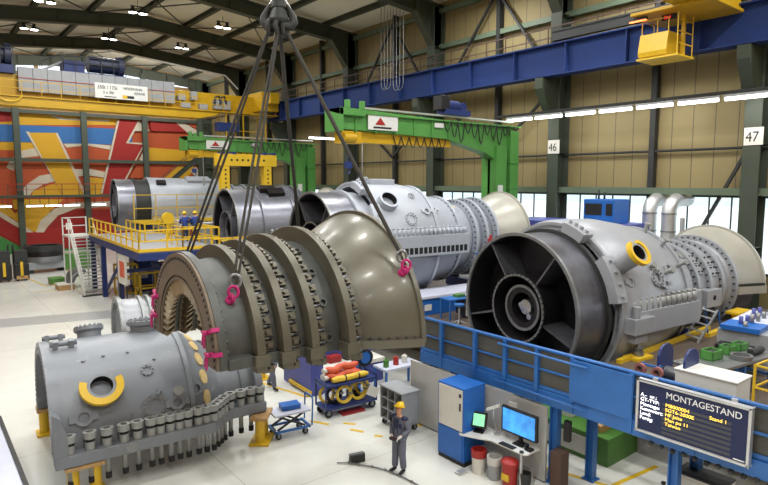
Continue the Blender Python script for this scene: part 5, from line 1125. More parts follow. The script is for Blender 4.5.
b = MB(); b.tube([(1.35 * k / 10, 0.0, 0.1 + 0.012 * math.sin(k)) for k in range(11)], [0.07] + [0.1] * 9 + [0.06], 10); b.build('hose', 'yellow_hose', t); b = MB(); b.cyl((0.45, 0, 0.1), (0.5, 0, 0.1), 0.108, 12); b.cyl((0.95, 0, 0.1), (1.0, 0, 0.1), 0.108, 12); b.build('strap', 'black', t)
t = thing('cable_drum', atc(1.95, 0.95, 0.0), 'black cable drum with blue disc on a stand behind the hose cart', 'cable drum', rz=-6)
b = MB(); b.M = Matrix.Translation((0, 0, 1.45)) @ Matrix.Rotation(R_(90), 4, 'X'); b.lathe([(-0.12, 0.3), (0.12, 0.3), (0.12, 0.24), (-0.12, 0.24)], n=24, axis='Z'); b.lathe([(-0.1, 0.25), (0.1, 0.25)], n=24, loop=False, axis='Z'); b.build('rim', 'black', t)
b = MB(); b.cyl((0, -0.13, 1.45), (0, 0.13, 1.45), 0.2, 20); b.build('disc', 'blue_paint', t, label='blue disc')
b = MB(); b.bar((-0.3, 0.1, 0), (-0.05, 0.1, 1.3), 0.05); b.bar((0.3, 0.1, 0), (0.05, 0.1, 1.3), 0.05); b.bar((-0.3, 0.1, 0.5), (0.3, 0.1, 0.5), 0.04); b.build('stand', 'blue_dark', t)
o = MB().box((0, 0, 0), (0.7, 0.4, 0.22)).build('tool_case', 'black', None, loc=atc(1.1, 0.3, 0.9)[:2] + (0.33,)); o.rotation_euler = (0, 0, R_(-6)); tag(o, 'black case lying on the lower shelf of the hose cart', 'case'); o.location = atc(1.12, 0.5, 0.33); o.scale = (0.6, 0.5, 1)
o = MB().box((0, 0, 0), (0.42, 0.02, 0.32)).build('tag_board', 'off_white', None, loc=atc(1.45, -0.04, 0.55)); o.rotation_euler = (0, R_(28), R_(-6)); tag(o, 'white tag hanging on the right post of the hose cart', 'tag')
o = MB().box((0, 0, 0), (0.8, 0.35, 0.06)).build('red_tray', 'red_paint', None, loc=atc(0.6, -0.05, 0.0)); o.rotation_euler = (0, 0, R_(-6)); tag(o, 'flat red plate on the floor under the hose cart', 'plate')

# grey pigeonhole trolley
t = thing('shelf_trolley', (10.85, 12.62, 0), 'grey pigeonhole shelf on casters standing behind the man', 'shelf trolley', rz=-3)
for x in (0.1, 0.55):
    for y in (0.1, 1.0): wheel(t, x, y, 0.09, 0.05)
b = MB(); b.box((0.6, 0, 0.2), (0.64, 1.1, 1.2)); b.box((0, 0, 0.2), (0.62, 0.03, 1.2)); b.box((0, 1.07, 0.2), (0.62, 1.1, 1.2)); b.box((-0.02, -0.02, 1.2), (0.66, 1.12, 1.24)); b.box((0, 0, 0.2), (0.62, 1.1, 0.23)); b.build('carcass', 'grey_plastic', t)
for z in (0.52, 0.85): MB().box((0.01, 0.03, z), (0.6, 1.07, z + 0.025)).build('shelf', 'grey_plastic', t)
for y in (0.37, 0.72): MB().box((0.01, y, 0.23), (0.6, y + 0.025, 1.2)).build('divider', 'grey_plastic', t)
# blue lift table
t = thing('lift_table', (7.75, 14.55, 0), 'blue lift table cart with grey top beside the yellow stand', 'cart', rz=-8)
for x in (0.12, 0.95):
    for y in (0.08, 0.55): wheel(t, x, y, 0.09, 0.05)
MB().box((0, 0, 0.68), (1.1, 0.65, 0.74)).build('table_top', 'lilac_top', t, bevel=0.01)
b = MB(); b.box((0, 0, 0.2), (1.1, 0.06, 0.26)); b.box((0, 0.59, 0.2), (1.1, 0.65, 0.26)); b.box((0, 0, 0.2), (0.06, 0.65, 0.26)); b.box((1.04, 0, 0.2), (1.1, 0.65, 0.26)); b.build('chassis', 'blue_rail', t)
for y in (0.1, 0.55):
    b = MB(); b.bar((0.1, y, 0.26), (0.95, y, 0.68), 0.05); b.bar((0.1, y, 0.68), (0.95, y, 0.26), 0.05); b.build('scissor_arm', 'dark_steel', t)
b = MB(); b.tube([(1.15, 0.04, 0.24), (1.18, 0.04, 1.02), (1.18, 0.1, 1.08), (1.18, 0.55, 1.08), (1.18, 0.61, 1.02), (1.15, 0.61, 0.24)], 0.025, 8); b.build('push_handle', 'blue_rail', t)
t = thing('blue_crate', (8.1, 14.75, 0.74), 'small blue crate lying on the lift table', 'crate', rz=-12)
b = MB(); b.box((0, 0, 0), (0.55, 0.38, 0.02)); b.box((0, 0, 0), (0.02, 0.38, 0.12)); b.box((0.53, 0, 0), (0.55, 0.38, 0.12)); b.box((0, 0, 0), (0.55, 0.02, 0.12)); b.box((0, 0.36, 0), (0.55, 0.38, 0.12)); b.build('crate_body', 'blue_paint', t); MB().box((-0.01, -0.01, 0.12), (0.56, 0.39, 0.14)).build('lid', 'blue_paint', t, bevel=0.005)
# floor items
t = thing('metal_block', (8.85, 12.12, 0), 'small dark slotted block lying on the floor left of the man', 'block', rz=-14); MB().box((-0.2, -0.09, 0), (0.2, 0.09, 0.22)).build('block', 'dark_steel', t, bevel=0.008); b = MB(); b.box((-0.21, -0.03, 0.15), (0.21, 0.03, 0.23)); b.build('slot', 'steel', t)
b = MB(); cp_ = [(8.36, 12.34), (8.6, 12.15), (8.76, 11.9), (8.95, 11.6), (9.11, 11.26), (9.2, 10.85), (9.24, 10.37), (9.25, 9.9)]
b.tube([(x, y, 0.035) for x, y in cp_], 0.02, 8); 
for x, y in cp_[1:7]: b.sphere((x, y, 0.04), 0.035, 8, 6)
o = b.build('floor_cable', 'steel'); tag(o, 'curved grey cable with clips on the floor in front of the man', 'cable')

# ---------------------------------------------------------------- blue bench frames below the hanging stator
t = thing('test_bench', (10.4, 16.9, 0), 'violet blue machine bench below the hanging stator', 'bench', rz=-4)
MB().box((0, 0, 0), (0.5, 2.2, 1.35)).build('end_block', 'blue_violet', t, bevel=0.03); MB().box((0.5, 0.1, 0), (3.1, 0.9, 0.75)).build('bed', 'blue_violet', t, bevel=0.02); MB().box((0.5, 0.0, 0.75), (3.1, 0.95, 0.9)).build('bed_top', 'off_white', t, bevel=0.01); MB().box((0.5, 0.9, 0.9), (3.1, 1.4, 1.5)).build('rear_rail', 'blue_violet', t, bevel=0.02)
b = MB(); b.bar((0.02, 0.0, 0.15), (-0.02, 1.6, 0.15), 0.12); b.build('edge_guard', 'yellow', t)
t = thing('red_toolbox', (11.4, 17.2, 0.9), 'red toolbox standing on the violet blue bench', 'toolbox'); MB().box((0, 0, 0), (0.5, 0.3, 0.25)).build('box', 'red_paint', t, bevel=0.02); b = MB(); b.tube([(0.1, 0.15, 0.25), (0.1, 0.15, 0.33), (0.4, 0.15, 0.33), (0.4, 0.15, 0.25)], 0.015, 6); b.build('handle', 'black', t)
o = MB().box((0, 0, 0), (0.7, 0.35, 0.28)).build('tool_case', 'black', None, loc=(12.1, 17.15, 0.9), bevel=0.02); tag(o, 'black case next to the red toolbox on the bench', 'case')
t = thing('blue_column', (11.95, 16.4, 0), 'blue steel post behind the hose cart', 'post'); MB().box((-0.12, -0.12, 0.03), (0.12, 0.12, 2.3)).build('shaft', 'blue_rail', t, bevel=0.01); MB().box((-0.2, -0.2, 0), (0.2, 0.2, 0.03)).build('foot', 'blue_rail', t)
t = thing('yellow_bollard', (9.95, 19.8, 0), 'yellow steel support behind the walking worker', 'support'); b = MB(); b.cyl((0, 0, 0.04), (0, 0, 1.3), 0.2, 18); b.build('shaft', 'yellow', t); MB().box((-0.35, -0.35, 0), (0.35, 0.35, 0.04)).build('foot', 'yellow', t)
t = thing('blue_bench', (12.5, 15.4, 0), 'blue workbench with bottles and rags behind the cable drum', 'workbench', rz=-4)
MB().box((0, 0, 0.82), (1.6, 0.8, 0.9)).build('bench_top', 'lilac_top', t, bevel=0.01)
for x in (0.05, 1.55):
    for y in (0.05, 0.75): b = MB(); b.bar((x, y, 0), (x, y, 0.82), 0.07); b.build('leg', 'blue_rail', t)
for i, (x, m_, lab) in enumerate(((12.75, 'green_box', 'green can on the blue workbench'), (13.2, 'red_paint', 'red can on the blue workbench'), (13.6, 'off_white', 'white can on the blue workbench'))):
    b = MB(); b.cyl((0, 0, 0), (0, 0, 0.26), 0.1, 14); b.cyl((0, 0, 0.26), (0, 0, 0.3), 0.05, 10); o = b.build('spray_can', m_, None, loc=(x, 15.7, 0.9)); tag(o, lab, 'can')

# ---------------------------------------------------------------- lilac topped bed, side table
t = thing('machine_bed', (15.8, 17.2, 2.0), 'wide blue machine bed with pale lilac top in front of the pale grey turbine', 'machine bed', rz=-5)
MB().box((0, 0, 0), (6.4, 1.35, 0.68)).build('bed_body', 'blue_paint', t, bevel=0.02); MB().box((-0.08, -0.08, 0.68), (6.48, 1.4, 0.8)).build('bed_top', 'lilac_top', t, bevel=0.02)
MB().box((0.15, -0.03, 0.2), (0.5, 0, 0.45)).build('notice', 'white_paint', t)
t = thing('pump_cabinet', (19.7, 17.3, 2.8), 'pale grey cabinet with blue lid on the lilac bed', 'cabinet'); MB().box((0, 0, 0), (1.25, 0.5, 1.35)).build('carcass', 'off_white', t, bevel=0.02); MB().box((-0.05, -0.05, 1.35), (0.35, 0.55, 1.43)).build('lid', 'blue_paint', t); MB().box((0.35, -0.05, 1.35), (1.3, 0.55, 1.43)).build('cover', 'off_white', t)
o = thing('red_pump', (20.3, 17.55, 4.23), 'small red pump standing on the pale grey cabinet', 'pump'); b = MB(); b.cyl((0, 0, 0), (0, 0, 0.62), 0.14, 14); b.cyl((0, 0, 0.62), (0, 0, 0.78), 0.06, 10); b.build('body', 'red_paint', o)
t = thing('side_table', (16.1, 15.9, 2.0), 'blue side table with a white drawer front near the lilac topped bed', 'table', rz=-8)
MB().box((0, 0, 0.78), (1.7, 0.7, 0.83)).build('table_top', 'blue_rail', t, bevel=0.01)
for x in (0.05, 1.65):
    for y in (0.05, 0.65): b = MB(); b.bar((x, y, 0), (x, y, 0.78), 0.06); b.build('leg', 'blue_rail', t)
MB().box((0.8, 0.02, 0.12), (1.6, 0.66, 0.66)).build('drawer_unit', 'dark_steel', t); MB().box((0.8, -0.01, 0.1), (1.62, 0.02, 0.68)).build('drawer_front', 'off_white', t)
o = MB().box((0, 0, 0), (0.4, 0.3, 0.1)).build('small_bin', 'green_box', None, loc=(16.7, 16.05, 2.83)); tag(o, 'small green bin on the blue side table', 'bin')
b = MB(); b.sphere((0, 0, 0.08), 0.16, 10, 6, (1, 0.8, 0.6)); b.sphere((0.15, 0.05, 0.07), 0.12, 10, 6, (1, 0.8, 0.6)); o = b.build('rag', 'white_paint', None, loc=(17.2, 15.95, 2.83)); tag(o, 'white crumpled rag on the blue side table', 'rag')
t = thing('stool', (16.15, 15.45, 2.0), 'grey stool in front of the blue side table', 'stool'); b = MB(); b.cyl((0, 0, 0.68), (0, 0, 0.75), 0.2, 18); b.build('seat', 'blue_rail', t); b = MB(); b.cyl((0, 0, 0.08), (0, 0, 0.68), 0.035, 8); b.build('column', 'aluminium', t)
b = MB()
for k in range(5): q = 2 * PI * k / 5; b.bar((0, 0, 0.1), (0.26 * math.cos(q), 0.26 * math.sin(q), 0.03), 0.05)
b.build('star_base', 'aluminium', t)
# bench with green boxes, ladder, machine at the right edge
t = thing('workbench', (14.75, 5.75, 2.0), 'grey topped workbench with blue legs behind the dark blue reel', 'workbench', rz=-9)
MB().box((0, 0, 0.78), (3.0, 1.05, 0.86)).build('bench_top', 'steel', t, bevel=0.01)
for x in (0.2, 1.5, 2.8): b = MB(); b.bar((x, 0.1, 0), (x, 0.1, 0.78), 0.1); b.bar((x, 0.95, 0), (x, 0.95, 0.78), 0.1); b.bar((x, 0.1, 0.3), (x, 0.95, 0.3), 0.06); b.build('leg_frame', 'blue_rail', t)
for i, (x, y, sx, sy, h, lab) in enumerate(((15.6, 6.1, 0.48, 0.34, 0.24, 'green box on the workbench, nearest to the dark blue reel'), (16.5, 6.05, 0.36, 0.3, 0.22, 'green box in the middle of the workbench'), (17.1, 6.0, 0.4, 0.28, 0.2, 'green box at the far right end of the workbench'))):
    t = thing('green_bin', (x, y, 2.86), lab, 'box', rz=-6, group='green boxes on the workbench'); b = MB(); b.box((0, 0, 0), (sx, sy, 0.03)); b.box((0, 0, 0), (0.03, sy, h)); b.box((sx - 0.03, 0, 0), (sx, sy, h)); b.box((0, 0, 0), (sx, 0.03, h)); b.box((0, sy - 0.03, 0), (sx, sy, h)); b.build('box', 'green_paint', t); MB().box((0.03, 0.03, h * 0.6), (sx - 0.03, sy - 0.03, h * 0.8)).build('contents', 'dark_steel', t)
b = MB(); b.M = Matrix.Translation((0, 0, 0.08)); b.lathe([(-0.07, 0.26), (0.03, 0.26), (0.03, 0.2), (-0.07, 0.2)], n=28, axis='Z'); o = b.build('metal_ring', 'steel', None, loc=(16.45, 5.75, 2.86)); tag(o, 'round steel ring lying on the workbench', 'ring')
b = MB(); b.cyl((0, 0, 0.09), (0.6, -0.05, 0.09), 0.09, 14); o = b.build('metal_roll', 'dark_steel', None, loc=(16.9, 5.7, 2.86)); tag(o, 'dark steel roller lying on the workbench', 'roller')
t = thing('step_ladder', (20.9, 8.55, 2.0), 'aluminium step ladder leaning at the rear of the grey turbine', 'ladder', rz=-25); t.scale = (0.62, 0.75, 0.62)
for y in (-0.4, 0.4): b = MB(); b.bar((-0.75, y, 0), (0.45, y, 1.75), 0.05, 0.1); b.build('stringer', 'aluminium', t)
for k in range(5): b = MB(); f = 0.12 + 0.2 * k; b.box((-0.75 + 1.2 * f - 0.12, -0.4, 1.75 * f), (-0.75 + 1.2 * f + 0.12, 0.4, 1.75 * f + 0.04)); b.build('tread', 'aluminium', t)
for y in (-0.4, 0.4): b = MB(); b.bar((0.5, y, 1.75), (0.85, y, 0), 0.05); b.build('rear_leg', 'blue_rail', t)
t = thing('tool_console', (18.3, 5.75, 2.0), 'grey console with blue tool tray at the right edge, beside the exhaust cone', 'console', rz=4)
MB().box((0, 0, 0), (3.0, 1.3, 1.15)).build('body', 'grey_plastic', t, bevel=0.02); MB().box((-0.1, 0.2, 1.15), (0.8, 1.2, 1.3)).build('tool_tray', 'blue_paint', t, bevel=0.01); MB().box((0.85, 0.1, 1.15), (2.9, 1.25, 1.25)).build('parts_tray', 'lilac_top', t, bevel=0.01)
for k in range(9): b = MB(); x = 0.05 + 0.3 * k; b.cyl((x, 0.6 + 0.2 * (k % 2), 1.2), (x, 0.6 + 0.2 * (k % 2), 1.45 + 0.06 * (k % 3)), 0.06, 10); b.build('tool_pin', 'blue_violet' if k % 2 else 'steel', t)
MB().box((-0.5, 0.3, 0.3), (-0.02, 1.2, 0.8)).build('finned_block', 'black', t, bevel=0.02)
t = thing('yellow_jack', (24.3, 8.7, 2.0), 'yellow steel support under the exhaust cone at the right edge', 'support'); b = MB(); b.cyl((-0.3, 0, 0.05), (-0.3, 0, 0.45), 0.13, 14); b.cyl((0.3, 0, 0.05), (0.3, 0, 0.45), 0.13, 14); b.box((-0.55, -0.25, 0.45), (0.55, 0.25, 0.53)); b.box((-0.6, -0.3, 0), (0.6, 0.3, 0.05)); b.build('stand', 'yellow', t)
t = thing('guard_rail', (14.75, 5.1, 2.0), 'yellow guard rail in front of the workbench at the right edge', 'rail', rz=-4)
for x in (0.6, 1.8, 3.0): b = MB(); b.bar((x, 0, 0), (x, 0, 1.1), 0.05); b.build('post', 'yellow', t)
for z in (0.55, 1.08): b = MB(); b.bar((0.6, 0, z), (3.0, 0, z), 0.04); b.bar((0.6, 0, z), (0.5, -1.8, z), 0.04); b.build('bar', 'yellow', t)

# ================================================================== PEOPLE
def skin(name, verts, edges, mat, parent, sub=2, label=None):
    """verts: [(x, y, z, r) or (x, y, z, rx, ry)]"""
    me = bpy.data.meshes.new(name + '_m'); me.from_pydata([v[:3] for v in verts], edges, [])
    tmp = bpy.data.objects.new(name + '_t', me); COL.objects.link(tmp)
    tmp.modifiers.new('Skin', 'SKIN'); 
    for i, v in enumerate(verts):
        sv = me.skin_vertices[0].data[i]; sv.radius = (v[3], v[4] if len(v) > 4 else v[3]); sv.use_root = (i == 0)
    s = tmp.modifiers.new('Sub', 'SUBSURF'); s.levels = sub; s.render_levels = sub
    bpy.context.view_layer.update()
    out = bpy.data.meshes.new_from_object(tmp.evaluated_get(bpy.context.evaluated_depsgraph_get()))
    bpy.data.objects.remove(tmp)
    for p in out.polygons: p.use_smooth = True
    out.materials.clear(); out.materials.append(MATS[mat])
    o = bpy.data.objects.new(name, out); COL.objects.link(o); o.parent = parent
    if label: o['label'] = label
    return o
def chain(n, start=0): return [(start + i, start + i + 1) for i in range(n - 1)]
def lerp(a, b, t): return tuple(a[i] + (b[i] - a[i]) * t for i in range(3))

def person(loc, rz_, label, pose, colors, group=None, look=(0, 0)):
    t = thing('person', loc, label, 'person', rz=rz_, group=group)
    J = dict(pelvis=(0, 0, 0.96), waist=(0, 0, 1.1), chest=(0.0, 0, 1.33), neckb=(0.0, 0, 1.49), sl=(-0.01, 0.185, 1.42), sr=(-0.01, -0.185, 1.42),
             hl=(0, 0.095, 0.92), hr=(0, -0.095, 0.92)); J.update(pose)
    dx, dz = look
    neck = (0.015 + dx * 0.3, 0, 1.55); jaw = (0.035 + dx * 0.7, 0, 1.61); mid = (0.02 + dx, 0, 1.68 ); crown = (-0.005 + dx * 1.0 - dz, 0, 1.76)
    V = [J['pelvis'] + (0.13, 0.1), J['waist'] + (0.12, 0.09), J['chest'] + (0.14, 0.1), J['neckb'] + (0.075,), neck + (0.055,), jaw + (0.072, 0.075), mid + (0.082, 0.092), crown + (0.07, 0.08)]
    E = chain(8)
    def add(pts, at):
        k = len(V); V.extend(pts); E.append((at, k)); E.extend(chain(len(pts), k)); return len(V) - 1
    for s in ('l', 'r'):
        add([J['s' + s] + (0.06,), J['e' + s] + (0.045,), J['w' + s] + (0.032,)], 2)
        add([J['h' + s] + (0.085,), J['k' + s] + (0.055,), J['a' + s] + (0.04,)], 0)
    body = skin('body', V, E, 'skin', t)
    # face
    b = MB(); hx = mid[0]
    b.sphere((hx + 0.097, 0, mid[2] - 0.015), 0.016, 8, 6, (1.2, 0.8, 1.4)); b.build('nose', 'skin', body)
    for sg in (-1, 1):
        b = MB(); b.sphere((hx + 0.078, sg * 0.032, mid[2] + 0.018), 0.011, 8, 6); b.build('eye', 'black', body); b = MB(); b.sphere((hx - 0.01, sg * 0.083, mid[2] - 0.005), 0.028, 8, 6, (0.7, 0.35, 1.1)); b.build('ear', 'skin', body)
    b = MB(); b.cbox((hx + 0.082, 0, mid[2] - 0.058), (0.012, 0.05, 0.009)); b.build('mouth', 'red_paint', body)
    b = MB(); b.sphere((hx - 0.02, 0, mid[2] + 0.0), 0.094, 14, 8, (0.95, 0.92, 0.95), -0.55); b.M = Matrix(); o = b.build('hair', 'hair', t); o.location = (-0.012, 0, 0.012)
    # helmet
    b = MB(); b.M = Matrix.Translation((hx - 0.008 - dz * 0.6, 0, mid[2] + 0.05)) @ Matrix.Rotation(R_(-8 - dz * 300), 4, 'Y')
    b.sphere((0, 0, 0), 0.118, 20, 10, (1.12, 0.95, 0.95), 0.0); b.lathe([(-0.012, 0.112), (0.004, 0.112), (0.004, 0.135), (-0.012, 0.135)], n=20, axis='Z'); b.box((0.08, -0.07, -0.014), (0.185, 0.07, 0.0)); b.box((-0.12, -0.014, 0.07), (0.1, 0.014, 0.118)); b.build('helmet', 'helmet', t, label='yellow safety helmet')
    # jacket
    V = [J['pelvis'] + (0.18, 0.145), J['waist'] + (0.175, 0.14), J['chest'] + (0.195, 0.145), (0, 0, 1.46, 0.12, 0.09)]; E = chain(4)
    for s in ('l', 'r'): add([J['s' + s] + (0.098,), lerp(J['s' + s], J['e' + s], 0.5) + (0.088,), J['e' + s] + (0.076,), lerp(J['e' + s], J['w' + s], 0.5) + (0.07,), lerp(J['e' + s], J['w' + s], 0.9) + (0.06,)], 2)
    V.insert(0, J['pelvis'][:2] + (J['pelvis'][2] - 0.1, 0.18, 0.145)); E = [(0, 1)] + [(a + 1, c + 1) for a, c in E]
    jk = skin('jacket', V, E, colors[0], t)
    if colors[2]:
        b = MB(); b.prism([(-0.08, 1.45), (0.08, 1.45), (0.065, 1.05), (-0.065, 1.05)], 'X', 0.1, 0.152); b.build('shirt_front', colors[2], jk, label='dark shirt in the open jacket')
        for sg in (-1, 1): b = MB(); b.sphere((-0.0, sg * 0.17, 1.455), 0.1, 12, 8, (1.0, 1.0, 0.55)); b.build('shoulder_patch', 'work_navy', jk, label='navy shoulder panel')
        b = MB(); b.box((0.11, 0.1, 1.22), (0.155, 0.17, 1.34)); b.build('chest_pocket', 'work_navy', jk)
        b = MB(); b.box((0.09, -0.15, 1.02), (0.15, -0.085, 1.06)); b.build('pocket_flap', 'work_navy', jk)
    # trousers
    V = [J['pelvis'] + (0.165, 0.13)]; E = []
    for s in ('l', 'r'): add([J['h' + s] + (0.115,), lerp(J['h' + s], J['k' + s], 0.5) + (0.11,), J['k' + s] + (0.095,), lerp(J['k' + s], J['a' + s], 0.5) + (0.092,), J['a' + s] + (0.085,)], 0)
    skin('trousers', V, E, colors[1], t)
    for s in ('l', 'r'):
        a = J['a' + s]; fd = J.get('f' + s, (1, 0, 0)); V = [(a[0] - 0.05 * fd[0], a[1], a[2] - 0.02, 0.05), (a[0] + 0.05 * fd[0], a[1], a[2] - 0.035, 0.05), (a[0] + 0.14, a[1] + (0.015 if s == 'l' else -0.015), a[2] - 0.04, 0.045, 0.04), (a[0] + 0.2, a[1] + (0.02 if s == 'l' else -0.02), a[2] - 0.045, 0.035)]
        skin('shoe', V, chain(4), 'black', t)
    # hands: palm, four fingers curled and a thumb
    for s in ('l', 'r'):
        e = Vector(J['e' + s]); w_ = Vector(J['w' + s]); d = (w_ - e).normalized(); sg = 1 if s == 'l' else -1
        side = Vector((0, 0, 1)).cross(d); side = side.normalized() if side.length > 0.1 else Vector((0, 1, 0)); dn = d.cross(side).normalized(); dn = dn if dn.z < 0 else -dn
        V = [tuple(w_ - d * 0.05) + (0.044,), tuple(w_ + d * 0.035) + (0.046, 0.03), tuple(w_ + d * 0.075) + (0.046, 0.028)]; E = chain(3)
        for i in range(4):
            off = side * (0.028 - 0.0187 * i) * 1.1; ln = (0.03, 0.034, 0.032, 0.025)[i]
            p0 = w_ + d * 0.085 + off; p1 = p0 + d * ln; p2 = p1 + (d * 0.4 + dn * 0.9).normalized() * ln * 0.9; p3 = p2 + (dn * 0.9 - d * 0.5).normalized() * ln * 0.7
            add([tuple(p0) + (0.011,), tuple(p1) + (0.0105,), tuple(p2) + (0.01,), tuple(p3) + (0.008,)], 2)
        q0 = w_ + d * 0.03 - side * sg * 0.04; q1 = q0 + d * 0.035 - side * sg * 0.015 + dn * 0.01; q2 = q1 + d * 0.028 + dn * 0.018
        add([tuple(q0) + (0.014,), tuple(q1) + (0.012,), tuple(q2) + (0.009,)], 1)
        skin('glove' if colors[3] else 'hand', V, E, 'glove' if colors[3] else 'skin', t if colors[3] else body, sub=1)
    return t
stand_pose = dict(el=(-0.06, 0.27, 1.15), wl=(0.17, 0.17, 1.03), er=(-0.06, -0.27, 1.15), wr=(0.2, -0.1, 1.0), kl=(0.02, 0.11, 0.5), kr=(0.02, -0.11, 0.5), al=(-0.02, 0.13, 0.1), ar=(0.02, -0.13, 0.1))
mn = person((9.37, 11.0, 0), 190, 'man in grey work clothes, white gloves and yellow helmet looking up beside the blue cabinet', stand_pose, ('work_grey', 'work_grey', 'work_navy', True), look=(-0.01, 0.03))
wm = Matrix.Translation((9.37, 11.0, 0)) @ Matrix.Rotation(R_(190), 4, 'Z')
t = thing('remote_control', tuple(wm @ Vector((0.285, 0.035, 0.985))), 'small dark crane remote held in the gloved hands of the man', 'remote control', rz=190); MB().box((-0.05, -0.1, -0.03), (0.05, 0.1, 0.03)).build('case', 'black', t, bevel=0.008); b = MB(); b.cyl((0, -0.05, 0.03), (0, -0.05, 0.06), 0.012, 8); b.cyl((0, 0.05, 0.03), (0, 0.05, 0.06), 0.012, 8); b.build('joystick', 'red_paint', t)
walk = dict(el=(-0.14, 0.26, 1.18), wl=(-0.1, 0.27, 0.93), er=(0.08, -0.26, 1.16), wr=(0.28, -0.24, 1.0), kl=(-0.06, 0.1, 0.5), kr=(0.16, -0.1, 0.53), al=(-0.26, 0.1, 0.14), ar=(0.2, -0.1, 0.1))
person((9.75, 18.5, 0), -70, 'worker walking behind the hanging stator, only trousers and shoes visible', walk, ('work_grey', 'work_grey', 'work_navy', False))
back = dict(el=(0.1, 0.27, 1.17), wl=(0.32, 0.16, 1.1), er=(0.1, -0.27, 1.17), wr=(0.32, -0.16, 1.1), kl=(0.02, 0.1, 0.5), kr=(0.02, -0.1, 0.5), al=(0, 0.12, 0.1), ar=(0, -0.12, 0.1))
DZ = 3.8
person((12.86, 35.0, DZ), 78, 'worker in dark blue shirt and yellow helmet on the yellow platform, left of two', back, ('shirt_blue', 'work_navy', None, False))
person((13.5, 35.0, DZ), 60, 'worker in dark blue shirt and yellow helmet on the yellow platform, right of two', back, ('shirt_blue', 'work_navy', None, False))

# ================================================================== YELLOW PLATFORM, STAIR
t = thing('work_platform', (9.0, 31.0, 0), 'raised work platform with yellow rails and dark blue frame at the stair', 'platform', rz=-2.4)
MB().box((0, 0, DZ - 0.06), (4.3, 13.0, DZ)).build('deck', 'deck_grey', t)
MB().box((-0.04, -0.04, DZ - 0.45), (4.34, 13.0, DZ - 0.06)).build('edge_frame', 'blue_dark', t, bevel=0.01)
MB().box((-0.06, -0.06, DZ), (4.34, -0.03, DZ + 0.16)).build('toe_board', 'yellow', t); MB().box((-0.06, -0.06, DZ), (-0.03, 13.0, DZ + 0.16)).build('toe_board', 'yellow', t)
def railrun(pts, parent):
    post = None
    for p, q in zip(pts[:-1], pts[1:]):
        p = Vector((p[0], p[1], DZ)); q = Vector((q[0], q[1], DZ)); n = max(1, round((q - p).length / 1.25))
        for z in (0.55, 1.1):
            b = MB(); b.bar(tuple(p + Vector((0, 0, z))), tuple(q + Vector((0, 0, z))), 0.07); b.build('rail', 'yellow', parent)
        for k in range(n + 1):
            if post is None: b = MB(); b.bar((0, 0, 0), (0, 0, 1.12), 0.07); c = post = b.build('rail_post', 'yellow', parent)
            else: c = post.copy(); COL.objects.link(c); c.parent = parent
            c.location = p.lerp(q, k / n)
railrun([(0, 12.8), (0, 0.0), (4.2, 0.0), (4.2, 3.2)], t)
railrun([(1.6, 9.5), (1.6, 5.0), (4.2, 5.0)], t); railrun([(2.6, 3.2), (2.6, 1.2), (4.2, 1.2)], t); railrun([(4.2, 9.0), (4.2, 12.8)], t)
for x, y in ((4.1, 2.4), (0.15, 5.0), (4.1, 5.0), (0.15, 9.5), (4.1, 9.5), (0.15, 12.8), (4.1, 12.8)):
    b = MB(); b.bar((x, y, 0), (x, y, DZ - 0.4), 0.28); b.build('leg', 'blue_dark', t)
b = MB()
b.bar((0.15, 5.0, 2.2), (4.1, 5.0, 2.2), 0.2)
b.build('cross_beam', 'blue_dark', t); b = MB(); b.bar((0.2, 5.0, 2.8), (0.2, 9.0, 0.6), 0.14); b.build('brace', 'blue_dark', t)
t = thing('yellow_reel', (12.4, 36.6, DZ), 'round yellow disc on a stand on the platform left of the workers', 'reel'); b = MB(); b.M = Matrix.Translation((0, 0, 1.35)) @ Matrix.Rotation(R_(90), 4, 'X'); b.lathe([(-0.12, 0.001), (-0.12, 0.36), (0.12, 0.36), (0.12, 0.001)], n=24, loop=False, axis='Z'); b.build('disc', 'yellow', t); b = MB(); b.bar((0, 0, 0), (0, 0, 1.3), 0.15); b.box((-0.4, -0.3, 0), (0.4, 0.3, 0.06)); b.build('stand', 'yellow', t)
t = thing('control_cabinet', (12.7, 36.4, DZ), 'pale grey control cabinet on the platform left of the workers', 'cabinet'); MB().box((0.2, 0, 0), (1.0, 0.6, 1.2)).build('carcass', 'sheet_grey', t, bevel=0.02); MB().box((0.25, -0.02, 0.1), (0.95, 0, 1.1)).build('door', 'grey_plastic', t); MB().box((0.4, -0.03, 0.85), (0.8, -0.02, 1.0)).build('label_plate', 'white_paint', t)
t = thing('tool_bench', (14.3, 36.3, 3.2), 'grey workbench behind the two workers on the platform', 'workbench'); MB().box((0, 0, 1.5), (3.2, 0.9, 1.58)).build('bench_top', 'sheet_grey', t); MB().box((0.1, 0.05, 0.0), (3.1, 0.85, 1.5)).build('cabinet', 'grey_plastic', t, bevel=0.01)
b = MB()
for x in (0.2, 3.0): b.bar((x, 0.45, -3.2), (x, 0.45, 0), 0.2)
b.build('pedestal', 'blue_dark', t)

